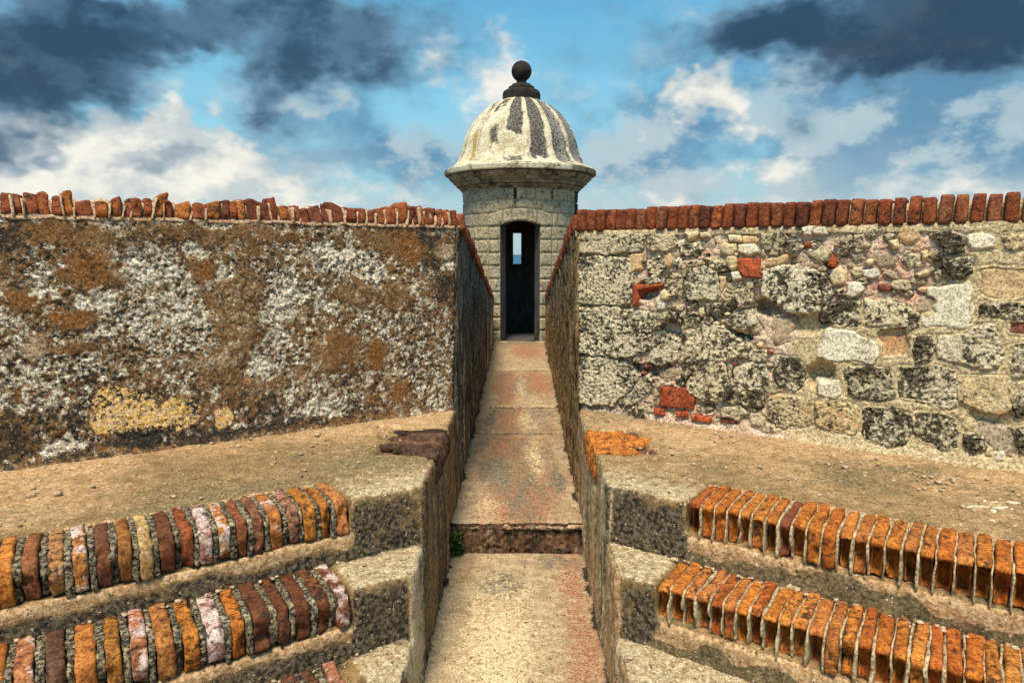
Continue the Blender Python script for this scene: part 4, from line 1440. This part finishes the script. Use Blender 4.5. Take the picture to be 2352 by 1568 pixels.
# a raised ring of newer mortar round one stone
ringp = np.array([(1475, 597), (1667, 592), (1672, 670), (1655, 700), (1475, 682)], float)
ring_poly = np.array([wall_hit(R, *pp) for pp in [(1567, 605), (1670, 597), (1680, 640), (1668, 690), (1640, 697), (1565, 680)]])
rd = poly_sdf(wx, wy, ring_poly)
d += .012 * sstep(.022 - np.abs(rd), -.004, .004)
d -= (.012 - .005 * tidy) * np.exp(-((sdf + .002) / .005) ** 2)
d -= .025 * sstep(sdf, .010, .022)
d -= np.where(S < .04, (.04 - S) ** 2 / .07, 0)
d += .02 * np.exp(-np.clip(T_, 0, 1) / .03)
att = {'joint': tidy * .85 + .9 * sstep(.022 - np.abs(rd), -.004, .004), 'pink': (1 - tidy) * (.30 + .35 * n1) + .4 * np.exp(-((SW - 1.75) / .3) ** 2 - ((T_ - .88) / .16) ** 2),
       'grey': .26 + .2 * n1 - .25 * tidy + .35 * sstep(.55 - SW, 0, .3)}
put('mortar', R.W(SW, T_, d), grid_faces(len(sig), len(tv)), MAT['mortar'], wr, att)

for i, (kd, pl) in enumerate(stone_polys):
    mt, colr, hgt, er, pitd, lich, warm = KIND[kd]
    size = pl.max(0) - pl.min(0)
    big = min(size)
    step_ = .0062 if big > .06 else max(.0035, big / 10)
    if pl[:, 0].min() > 2.55:
        step_ = .012
    lo, hi = pl.min(0) - .025, pl.max(0) + .025
    gs = np.arange(lo[0], hi[0], step_)
    gt = np.arange(lo[1], hi[1], step_)
    A_, B_ = np.meshgrid(gs, gt, indexing='ij')
    A_, B_ = A_.ravel(), B_.ravel()
    p = np.stack([A_, B_, np.full(len(A_), i * 3.3)], 1)
    amp = min(.018, big * .24)
    if kd == 'b':
        amp *= .3
    ax_ = A_ + amp * fbm(p * 20, 3, 501)
    bx_ = B_ + amp * fbm(p * 20, 3, 502)
    dd = poly_sdf(ax_, bx_, pl) + (GROW[kd] if pl[:, 0].min() > 0 else .002)
    er_ = min(er, big * .4)
    prof = np.sqrt(np.clip(1 - (1 - np.clip(dd / er_, 0, 1)) ** 2, 0, 1))
    hh = hgt - (.008 if i > 101 and kd in 'cdgypw' else 0) + rnd.uniform(-.006, .008) * (1 if kd in 'cdgywp' else .2)
    tl = rnd.uniform(-.04, .04) if kd in 'cdgywpb' else 0
    tl2 = rnd.uniform(-.05, .03) if kd in 'cdgywpb' else 0
    c0_ = pl.mean(0)
    z = -.030 + (hh + .030) * prof + tl * (A_ - c0_[0]) * prof + tl2 * (B_ - c0_[1]) * prof
    z += prof * (.010 * fbm(p * 9, 3, 503) + .004 * fbm(p * 32, 3, 504)) * min(1, big / .08) * (1.0 if mt == 'coral' else .55)
    if pitd > .006:
        w1 = worley(p * np.array([46, 54, 1]), 31)
        w2 = worley(p * np.array([80, 90, 1]), 33)
        reg = sstep(fbm(p * 7, 3, 505), -.45, .15)
        z -= prof * pitd * (sstep(w1, .50, .10) + .5 * sstep(w2, .45, .1)) * reg
    elif pitd:
        z -= prof * pitd * sstep(fbm(p * 24, 2, 507), .3, .6)
    z += np.where(dd < -.002, -.012, 0)
    nv = len(gt)
    Fq = grid_faces(len(gs), nv)
    keep = (dd[Fq] > -.010).any(1)
    Fq = Fq[keep]
    used = np.unique(Fq)
    remap = np.zeros(len(A_), int)
    remap[used] = np.arange(len(used))
    Fq = remap[Fq]
    # wrap the stones at the passage corner round the arris
    Sg = A_ - R.corner(B_)
    z = z - np.where(Sg < .03, (.03 - Sg) ** 2 / .05, 0)
    V = R.W(np.maximum(A_, R.corner(B_) + .002), B_, z)[used]
    at = None
    if mt != 'brick':
        nn = fbm(p * 9, 3, 511)[used]
        at = {'lich': lich + .42 * nn + rnd.uniform(-.06, .06), 'warmth': warm + .25 * fbm(p * 8, 3, 512)[used]}
    cc = jitter_col(colr, .12, 0.15 if mt == 'brick' else 1.0, rnd)
    nm = 'brick' if mt == 'brick' else 'stone'
    put(nm, V, Fq, MAT[mt], wr, at, cc)
corridor_face(R, wr, MAT['side_r'], 43)
coping_bricks(R, wr, 'r', 62)


# ------------------------------------------------------------------ sentry box
CX, CY = -0.010, 11.75
RO, RI = 0.955, 0.70
ZB, CH, NC = 0.44, 0.205, 12
ZC = ZB + CH * NC
tower = root('sentry_box', 'round stone sentry box with a ribbed stained dome at the end of the path', 'sentry box', (CX, CY, -1.0))
DOOR_H = 0.318
DOOR_SPR, DOOR_CR = 2.305, 2.373
door_a = math.asin(DOOR_H / RO)
slit_c, slit_h = -0.075, 0.098
slit_z0, slit_z1 = 1.672, 2.232
FR = -math.pi / 2


def cyl(th, r, z):
    th, r, z = np.broadcast_arrays(np.asarray(th, float), np.asarray(r, float), np.asarray(z, float))
    return np.stack([CX + r * np.cos(th), CY + r * np.sin(th), z], -1)


# shell with door and slit
sl0 = math.pi / 2 - (slit_c + slit_h) / RO
sl1 = math.pi / 2 - (slit_c - slit_h) / RO
ths = sorted(set([FR - door_a, FR + door_a] + list(np.linspace(FR - door_a, FR + door_a, 9)) + list(np.linspace(FR + door_a, sl0, 20)) + [sl0, sl1] + list(np.linspace(sl1, FR - door_a + 2 * math.pi, 20)[:-1])))
zrows = [-1.2, 0.40, slit_z0, slit_z1, DOOR_SPR, ZC + .05]


def shell_z(j, th):
    if j == 4:
        x = RO * math.sin(th - FR)
        if math.cos(th - FR) > 0 and abs(x) <= DOOR_H + 1e-6:
            return DOOR_SPR + (DOOR_CR - DOOR_SPR) * (1 - (x / DOOR_H) ** 2)
    return zrows[j]


V, Fc = [], []
nt = len(ths)


def solid_cell(i, j):
    a0 = ths[i]
    a1 = ths[(i + 1) % nt] + (2 * math.pi if i == nt - 1 else 0)
    mid = .5 * (a0 + a1)
    if abs(((mid - FR + math.pi) % (2 * math.pi)) - math.pi) < door_a and 1 <= j <= 3:
        return False
    if sl0 < mid < sl1 and j == 2:
        return False
    return True


for r_ in (RO, RI):
    for th in ths:
        for j in range(len(zrows)):
            V.append(cyl(th, r_, shell_z(j, th)))
nz_ = len(zrows)


def vid(r_, i, j):
    return r_ * nt * nz_ + (i % nt) * nz_ + j


outF, inF = [], []
for i in range(nt):
    for j in range(nz_ - 1):
        if solid_cell(i, j):
            outF.append((vid(0, i, j), vid(0, i + 1, j), vid(0, i + 1, j + 1), vid(0, i, j + 1)))
            inF.append((vid(1, i, j), vid(1, i, j + 1), vid(1, i + 1, j + 1), vid(1, i + 1, j)))
            for (ni, nj, e) in ((i - 1, j, ((i, j), (i, j + 1))), (i + 1, j, ((i + 1, j + 1), (i + 1, j))), (i, j - 1, ((i + 1, j), (i, j))), (i, j + 1, ((i, j + 1), (i + 1, j + 1)))):
                if nj < 0 or nj >= nz_ - 1 or not solid_cell(ni % nt, nj):
                    (a, b_), (c, d_) = e
                    inF.append((vid(0, a, b_), vid(0, c, d_), vid(1, c, d_), vid(1, a, b_)))
V = np.array(V)
put('wall_shell', V[:nt * nz_], outF, MAT['tower_joint'], tower, smooth=False)
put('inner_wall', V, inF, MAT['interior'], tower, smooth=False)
# floor and vault inside
fl = [cyl(2 * math.pi * k / 32, RI + .02, .455) for k in range(32)]
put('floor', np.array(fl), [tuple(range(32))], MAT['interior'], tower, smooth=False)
fl = [cyl(2 * math.pi * k / 32, RI + .02, 2.95) for k in range(32)]
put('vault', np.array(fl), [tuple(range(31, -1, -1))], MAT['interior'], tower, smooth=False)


def ashlar(a0, a1, z0, z1, seed, proud, name='stone', color=None, zfun=None, pit=1.0):
    n = max(5, int((a1 - a0) * RO / .018))
    m_ = max(4, int((z1 - z0) / .018))
    A_, B_ = np.meshgrid(np.linspace(0, 1, n), np.linspace(0, 1, m_), indexing='ij')
    A_, B_ = A_.ravel(), B_.ravel()
    th = a0 + (a1 - a0) * A_
    z = z0 + (z1 - z0) * B_
    if zfun:
        z = zfun(A_, B_)
    x = (A_ * (a1 - a0)) * RO
    ed = np.minimum(np.minimum(A_, 1 - A_) * (a1 - a0) * RO, np.minimum(B_, 1 - B_) * (z1 - z0))
    p = np.stack([x, B_ * (z1 - z0), np.full(len(x), seed * 2.7)], 1)
    rr = RO + proud - .014 * np.clip(1 - ed / .008, 0, 1) ** 2 + .006 * fbm(p * 9, 3, seed) + .003 * fbm(p * 34, 2, seed + 1)
    rr -= pit * .008 * sstep(worley(p * 24, seed % 50), .45, .1) * sstep(fbm(p * 4, 2, seed + 3), -.1, .3)
    border = ed < 1e-9
    rr = np.where(border, RO - .004, rr)
    # dark runs below the cornice and down the right flank
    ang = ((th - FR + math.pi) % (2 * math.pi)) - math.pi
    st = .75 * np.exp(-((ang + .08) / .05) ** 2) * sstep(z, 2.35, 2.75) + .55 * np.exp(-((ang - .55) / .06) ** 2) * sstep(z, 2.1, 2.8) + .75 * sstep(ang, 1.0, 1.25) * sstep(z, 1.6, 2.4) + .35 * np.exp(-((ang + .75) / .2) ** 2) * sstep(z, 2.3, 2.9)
    put(name, cyl(th, rr, z), grid_faces(n, m_), MAT['ashlar'], tower, {'stain': st}, color)


rnd = random.Random(31)
STONEC = [(0.50, 0.40, 0.25), (0.56, 0.44, 0.26), (0.40, 0.35, 0.26), (0.58, 0.48, 0.31), (0.36, 0.32, 0.245), (0.53, 0.39, 0.20)]
jamb_w = 0.205 / RO
gap_a = 0.004 / RO
for c in range(-3, NC):
    z0, z1 = ZB + c * CH + .003, ZB + (c + 1) * CH - .003
    off = (c % 2) * .18 + rnd.uniform(-.04, .04)
    if c <= 8:
        a_start, a_end = FR + door_a + jamb_w, FR - door_a - jamb_w + 2 * math.pi
        if c < 0:
            a_start, a_end = FR + .02, FR + 2 * math.pi - .02
    elif c in (9, 10):
        w_ = door_a + jamb_w if c == 9 else (door_a + .02)
        a_start, a_end = FR + w_, FR - w_ + 2 * math.pi
    else:
        a_start, a_end = FR + .1, FR + .1 + 2 * math.pi
    cuts = [a_start]
    a = a_start + off * (.6 if c <= 10 else 1)
    while a < a_end - .12:
        if a > a_start + .12:
            cuts.append(a)
        a += rnd.uniform(.33, .42)
    cuts.append(a_end)
    for i in range(len(cuts) - 1):
        a0, a1 = cuts[i] + gap_a, cuts[i + 1] - gap_a
        segs = [(a0, a1)]
        if z1 > slit_z0 and z0 < slit_z1 and a0 < sl1 and a1 > sl0:
            segs = [(x0, x1) for x0, x1 in ((a0, sl0), (sl1, a1)) if x1 - x0 > .03]
        for (x0, x1) in segs:
            ashlar(x0, x1, z0, z1, 700 + c * 31 + i, .014 + rnd.uniform(-.003, .003), color=jitter_col(rnd.choice(STONEC), .1, 1, rnd))
# jambs of the doorway
for sg in (-1, 1):
    for c in range(-1, 9):
        z0, z1 = ZB + c * CH + .003, ZB + (c + 1) * CH - .003
        e0, e1 = FR + sg * (door_a - .004), FR + sg * (door_a + jamb_w - gap_a)
        ashlar(min(e0, e1), max(e0, e1), z0, z1, 900 + c * 7 + sg, .024, 'jamb_stone', jitter_col((0.50, 0.42, 0.28), .12, 1, rnd), pit=.6)


# arch stones over the doorway
def arch_z(x):
    return DOOR_SPR + (DOOR_CR - DOOR_SPR) * (1 - np.minimum(1, (x / DOOR_H) ** 2))


cutx = [-DOOR_H - .19, -DOOR_H + .05, -.13, .13, DOOR_H - .05, DOOR_H + .19]
for i in range(5):
    x0, x1 = cutx[i], cutx[i + 1]
    a0, a1 = FR + math.asin(max(-.99, x0 / RO)) + .004, FR + math.asin(min(.99, x1 / RO)) - .004

    def zf(A_, B_, a0=a0, a1=a1):
        x = RO * np.sin(a0 + (a1 - a0) * A_ - FR)
        lo = np.where(np.abs(x) < DOOR_H, arch_z(x) - .002, 2.290)
        hi = 2.58 - .34 * x * x - .02
        return lo + (hi - lo) * B_
    ashlar(a0, a1, 2.29, 2.53, 950 + i, .030, 'arch_stone', jitter_col((0.53, 0.44, 0.29), .08, 1, rnd), zfun=zf, pit=.4)
# filler stones between arch and the course above
for (x0, x1) in ((-DOOR_H - .02, -.10), (-.095, .2), (.205, DOOR_H + .02)):
    a0, a1 = FR + math.asin(x0 / RO), FR + math.asin(x1 / RO)

    def zf(A_, B_, a0=a0, a1=a1):
        x = RO * np.sin(a0 + (a1 - a0) * A_ - FR)
        lo = 2.585 - .34 * x * x - .02
        return lo + (ZB + 11 * CH - .004 - lo) * B_
    ashlar(a0, a1, 2.56, 2.69, 970 + int(x0 * 10), .014, 'stone', jitter_col(STONEC[0], .1, 1, rnd), zfun=zf)
# window slit surround inside the far wall
for (x0, x1, z0, z1) in ((-.16, -.105, -.04, .60), (.105, .16, -.04, .60), (-.16, .16, -.075, -.0), (-.16, .16, .565, .62)):
    U, Fq = round_box(((x1 - x0) / 2, .03, (z1 - z0) / 2), .008, (2, 2, 2))
    U = U + np.array([slit_c + (x0 + x1) / 2 + CX, CY + RI - .005, slit_z0 + (z0 + z1) / 2])
    put('window_frame', U, Fq, weathered('window_surround', (0.055, 0.05, 0.045), (0.09, 0.08, 0.07), [], 12, bump=.3) if 'window_surround' not in bpy.data.materials else bpy.data.materials['window_surround'], tower)


# lathed pieces
def lathe(name, prof, seg, mat, parent=tower, attrs=None, rfun=None, cx=CX, amp=.004, seed=1, smooth=True):
    prof = np.array(prof, float)
    th = np.linspace(0, 2 * math.pi, seg, endpoint=False)
    TH, J = np.meshgrid(th, np.arange(len(prof)), indexing='ij')
    TH, J = TH.ravel(), J.ravel()
    r_, z = prof[J, 0], prof[J, 1]
    ang = ((TH - FR + math.pi) % (2 * math.pi)) - math.pi
    if rfun is not None:
        r_ = rfun(r_, z, ang)
    p = np.stack([r_ * np.cos(TH), r_ * np.sin(TH), z], 1)
    r_ = r_ + amp * fbm(p * 7, 3, seed) * (r_ > .01) + amp * .4 * fbm(p * 28, 2, seed + 1) * (r_ > .01)
    V = np.stack([cx + r_ * np.cos(TH), CY + r_ * np.sin(TH), z], 1)
    n = len(prof)
    i = np.repeat(np.arange(seg), n - 1)
    j = np.tile(np.arange(n - 1), seg)
    Fq = np.stack([i * n + j, ((i + 1) % seg) * n + j, ((i + 1) % seg) * n + j + 1, i * n + j + 1], 1)
    at = attrs(ang, z, r_, p) if attrs else None
    return put(name, V, Fq, mat, parent, at, smooth=smooth)


def dense(prof, step_=.012):
    out = [prof[0]]
    for a, b_ in zip(prof[:-1], prof[1:]):
        n = max(1, int(math.hypot(b_[0] - a[0], b_[1] - a[1]) / step_))
        for k in range(1, n + 1):
            out.append((a[0] + (b_[0] - a[0]) * k / n, a[1] + (b_[1] - a[1]) * k / n))
    return out


zc = 2.895
corn = [(.93, zc - .03), (.985, zc - .02), (.99, zc + .014), (1.015, zc + .016), (1.03, zc + .04), (1.02, zc + .052), (1.06, zc + .056), (1.085, zc + .085), (1.085, zc + .112), (1.12, zc + .114),
        (1.125, zc + .142), (1.15, zc + .150), (1.19, zc + .185), (1.205, zc + .225), (1.15, zc + .232)]
lathe('cornice', dense(corn, .02), 160, MAT['cornice'], attrs=lambda an, z, r_, p: {'pale': np.zeros(len(z))}, seed=21, smooth=False, amp=.003)
rim = [(1.16, zc + .240), (1.25, zc + .242), (1.266, zc + .254), (1.268, zc + .312), (1.255, zc + .325), (1.20, zc + .345), (1.10, zc + .355)]
lathe('cornice_rim', dense(rim, .02), 160, MAT['cornice'], attrs=lambda an, z, r_, p: {'pale': .60 + .3 * fbm(p * 3, 3, 5) - .35 * sstep(an, .25, 1.1) - .25 * sstep(-an, 1.0, 1.3)}, seed=22, smooth=False, amp=.003)
# dome: half widths and heights of the silhouette
zd = zc + .335
ctrl = [(1.235, 0.0), (1.13, .055), (1.06, .12), (1.010, .205), (.975, .31), (.945, .43), (.895, .57), (.82, .715), (.72, .85), (.60, .97), (.47, 1.07), (.34, 1.13), (.27, 1.155)]


def catmull(pts, n=6):
    out = []
    P_ = [pts[0]] + list(pts) + [pts[-1]]
    for i in range(1, len(P_) - 2):
        p0, p1, p2, p3 = [np.array(P_[i + k]) for k in (-1, 0, 1, 2)]
        for k in range(n):
            u = k / n
            out.append(tuple(.5 * ((2 * p1) + (-p0 + p2) * u + (2 * p0 - 5 * p1 + 4 * p2 - p3) * u * u + (-p0 + 3 * p1 - 3 * p2 + p3) * u ** 3)))
    out.append(tuple(pts[-1]))
    return out


dome_prof = [(r_, zd + z) for r_, z in catmull(ctrl)]
NR = 16
RIB0 = math.radians(5.5)


def rib_phase(ang):
    return np.abs((((ang - RIB0) / (2 * math.pi) * NR) + .5) % 1 - .5) * 2        # 0 on a rib, 1 mid panel


def dome_r(r_, z, ang):
    h = (z - zd) / 1.15
    ph = rib_phase(ang)
    rib = sstep(.22 + .06 * (1 - h) - ph, -.06, .06)
    return r_ + rib * .013 * sstep(1 - h, 0, .2) - .030 * (np.sin(ph * math.pi / 2) ** 2) * np.exp(-((h - .10) / .16) ** 2) - .008 * np.sin(ph * math.pi / 2)


def dome_attr(ang, z, r_, p):
    h = (z - zd) / 1.15
    ph = rib_phase(ang + .02 * fbm(p * 6, 2, 3))
    rib = sstep(.30 - ph + .10 * fbm(p * 9, 3, 4), -.14, .10)
    n = fbm(p * np.array([4, 4, 2]), 3, 8) + .8 * fbm(p * np.array([16, 16, 2.2]), 3, 9)
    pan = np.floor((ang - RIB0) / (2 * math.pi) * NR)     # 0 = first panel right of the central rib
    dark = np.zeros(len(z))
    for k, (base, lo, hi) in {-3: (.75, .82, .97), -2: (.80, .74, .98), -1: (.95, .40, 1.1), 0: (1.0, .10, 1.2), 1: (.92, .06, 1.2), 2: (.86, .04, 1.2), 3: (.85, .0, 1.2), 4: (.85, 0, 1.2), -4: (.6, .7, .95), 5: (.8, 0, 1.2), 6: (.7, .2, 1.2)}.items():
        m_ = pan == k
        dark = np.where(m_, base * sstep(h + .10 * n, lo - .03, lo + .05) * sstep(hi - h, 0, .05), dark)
    m_ = pan == -2
    dark = np.where(m_, np.maximum(dark, .95 * np.exp(-((ang + .45) / .11) ** 2 - ((h - .42) / .17) ** 2)), dark)
    dark = np.where(pan == -1, np.maximum(dark, .5 * np.exp(-((h - .05) / .08) ** 2)), dark)
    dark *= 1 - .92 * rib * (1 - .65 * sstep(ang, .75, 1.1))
    dark *= 1 - sstep(.035 - h, 0, .03) * .8
    gold = .85 * np.exp(-((ang + .86) / .07) ** 2) * sstep(.62 - h, 0, .2) * sstep(h, .03, .1) + .8 * np.exp(-((ang + 1.16) / .07) ** 2) * sstep(.55 - h, 0, .2) + .5 * np.exp(-((ang + .30) / .04) ** 2) * np.exp(-((h - .2) / .12) ** 2)
    grain = sstep(dark, .5, .8) * (.22 + .16 * sstep(ang, .35, .8)) + .10
    return {'dark': dark + .30 * np.clip(n, -.2, 1) + .05, 'gold': gold, 'grain': grain}


lathe('dome', dome_prof, 384, MAT['dome'], attrs=dome_attr, rfun=dome_r, seed=23, amp=.005)
zt_ = zd + 1.14
FX = CX + .018
lathe('drum', dense([(.26, zt_ - .05), (.312, zt_ - .045), (.315, zt_ + .10), (.30, zt_ + .145), (.26, zt_ + .17), (.20, zt_ + .172)], .03), 64, MAT['finial'], cx=FX, seed=24)
lathe('drum_cap', dense([(.21, zt_ + .165), (.215, zt_ + .215), (.20, zt_ + .225), (.16, zt_ + .228), (.158, zt_ + .262), (.12, zt_ + .268), (.10, zt_ + .27)], .02), 48, MAT['finial'], cx=FX, seed=25, amp=.003)
RB = .166
zb_ = zt_ + .29 + RB + .018
ball = [(.10, zt_ + .262), (.085, zt_ + .285)] + [(RB * math.sin(a), zb_ - RB * math.cos(a)) for a in np.linspace(.50, math.pi - .02, 26)] + [(.0005, zb_ + RB)]
lathe('ball_finial', ball, 48, MAT['finial'], cx=FX, seed=26, amp=.003)

# ------------------------------------------------------------------ small things
wd = root('weed', 'small green weed growing beside the step at the left of the path', 'weed', (-.40, 4.02, 0.0))
rnd = random.Random(5)
V, Fc = [], []
for k in range(150):
    b0 = np.array([-.425 + rnd.uniform(0, .055), 4.04 + rnd.uniform(-.06, .04), rnd.uniform(0, .14)])
    a = rnd.uniform(0, 2 * math.pi)
    ln = rnd.uniform(.02, .05)
    dr = np.array([math.cos(a) * .7 + .25, math.sin(a) * .7 - .3, rnd.uniform(.2, 1.0)])
    dr = dr / np.linalg.norm(dr) * ln
    sd2 = np.cross(dr, np.array([0, 0, 1.0]))
    sd2 = sd2 / (np.linalg.norm(sd2) + 1e-9) * ln * rnd.uniform(.18, .32)
    i0 = len(V)
    V += [b0, b0 + dr * .5 + sd2 + np.array([0, 0, .004]), b0 + dr + np.array([0, 0, -.006]), b0 + dr * .5 - sd2 + np.array([0, 0, .004])]
    Fc.append((i0, i0 + 1, i0 + 2, i0 + 3))
put('leaves', np.array(V), Fc, MAT['leaf'], wd)
V, Fc = [], []
for k in range(6):
    x0, y0_ = -.425 + rnd.uniform(0, .05), 4.04 + rnd.uniform(-.05, .03)
    U, Fq = round_box((.0025, .0025, .07), .001, (1, 1, 3))
    U[:, 0] += rnd.uniform(-.2, .3) * (U[:, 2] + .07)
    Fc += [tuple(int(v) + len(V) for v in f) for f in Fq]
    V += list(U + np.array([x0, y0_, .06]))
put('stem', np.array(V), Fc, MAT['leaf'], wd)
# chips lying on the right banquette below the wall
for (x, y, rr, lab) in ((1863, 999, .026, 'long flat stone chip lying at the foot of the rubble wall'),
                        (1941, 1013, .020, 'small rounded stone chip at the foot of the rubble wall')):
    r = ray(x, y)
    k = (Z1 - EYE) / r[2]
    U, Fq = round_box((rr * 1.25, rr * .8, rr * .42), rr * .28, (5, 5, 4))
    U = U + np.stack([fbm(U * 40 + x, 2, j) for j in (1, 2, 3)], 1) * .006
    o = put('stone_chip', U + np.array([r[0] * k, r[1] * k, Z1 + .012]), Fq, MAT['smooth_stone'], None, {'lich': np.full(len(U), .1)}, (.58, .45, .29, 1))
    o['label'] = lab
    o['kind'] = 'thing'
    o['category'] = 'stone'
    o['group'] = 'stone chips on the banquette'

# crumbs of mortar and brick lying on the ledges
rnd = random.Random(77)
V, Fc = [], []
for k in range(420):
    side = R if rnd.random() < .62 else L
    lvl = rnd.random()
    if lvl < .6:
        q, z, s0 = side.D - abs(rnd.gauss(0, .45)) - .03, Z1, rnd.uniform(-.2, 2.0)
    else:
        q, z, s0 = -rnd.uniform(.0, .03) - (0 if lvl < .8 else TREAD), Z2 if lvl < .8 else Z3, rnd.uniform(.3, 1.7)
    if q < .3 and z == Z1:
        continue
    c = side.P(s0, q, z)
    if c[0] * side.sgn < side.Xc + .05:
        continue
    r0 = rnd.uniform(.003, .009) * (1.6 if rnd.random() < .08 else 1)
    U, Fq = round_box((r0 * 1.3, r0, r0 * .6), r0 * .25, (2, 2, 2))
    a = rnd.uniform(0, 6.28)
    U = np.stack([U[:, 0] * math.cos(a) - U[:, 1] * math.sin(a), U[:, 0] * math.sin(a) + U[:, 1] * math.cos(a), U[:, 2]], 1)
    i0 = len(V)
    V += list(U + c + np.array([0, 0, r0 * .5]))
    Fc += [tuple(int(v) + i0 for v in f) for f in Fq]
cr = put('crumbs', np.array(V), Fc, MAT['smooth_stone'], None, {'lich': np.full(len(V), .25)}, (.56, .40, .24, 1))
cr['kind'] = 'stuff'
cr['label'] = 'crumbs of mortar and brick scattered over the ledges and steps'
cr['category'] = 'crumbs'
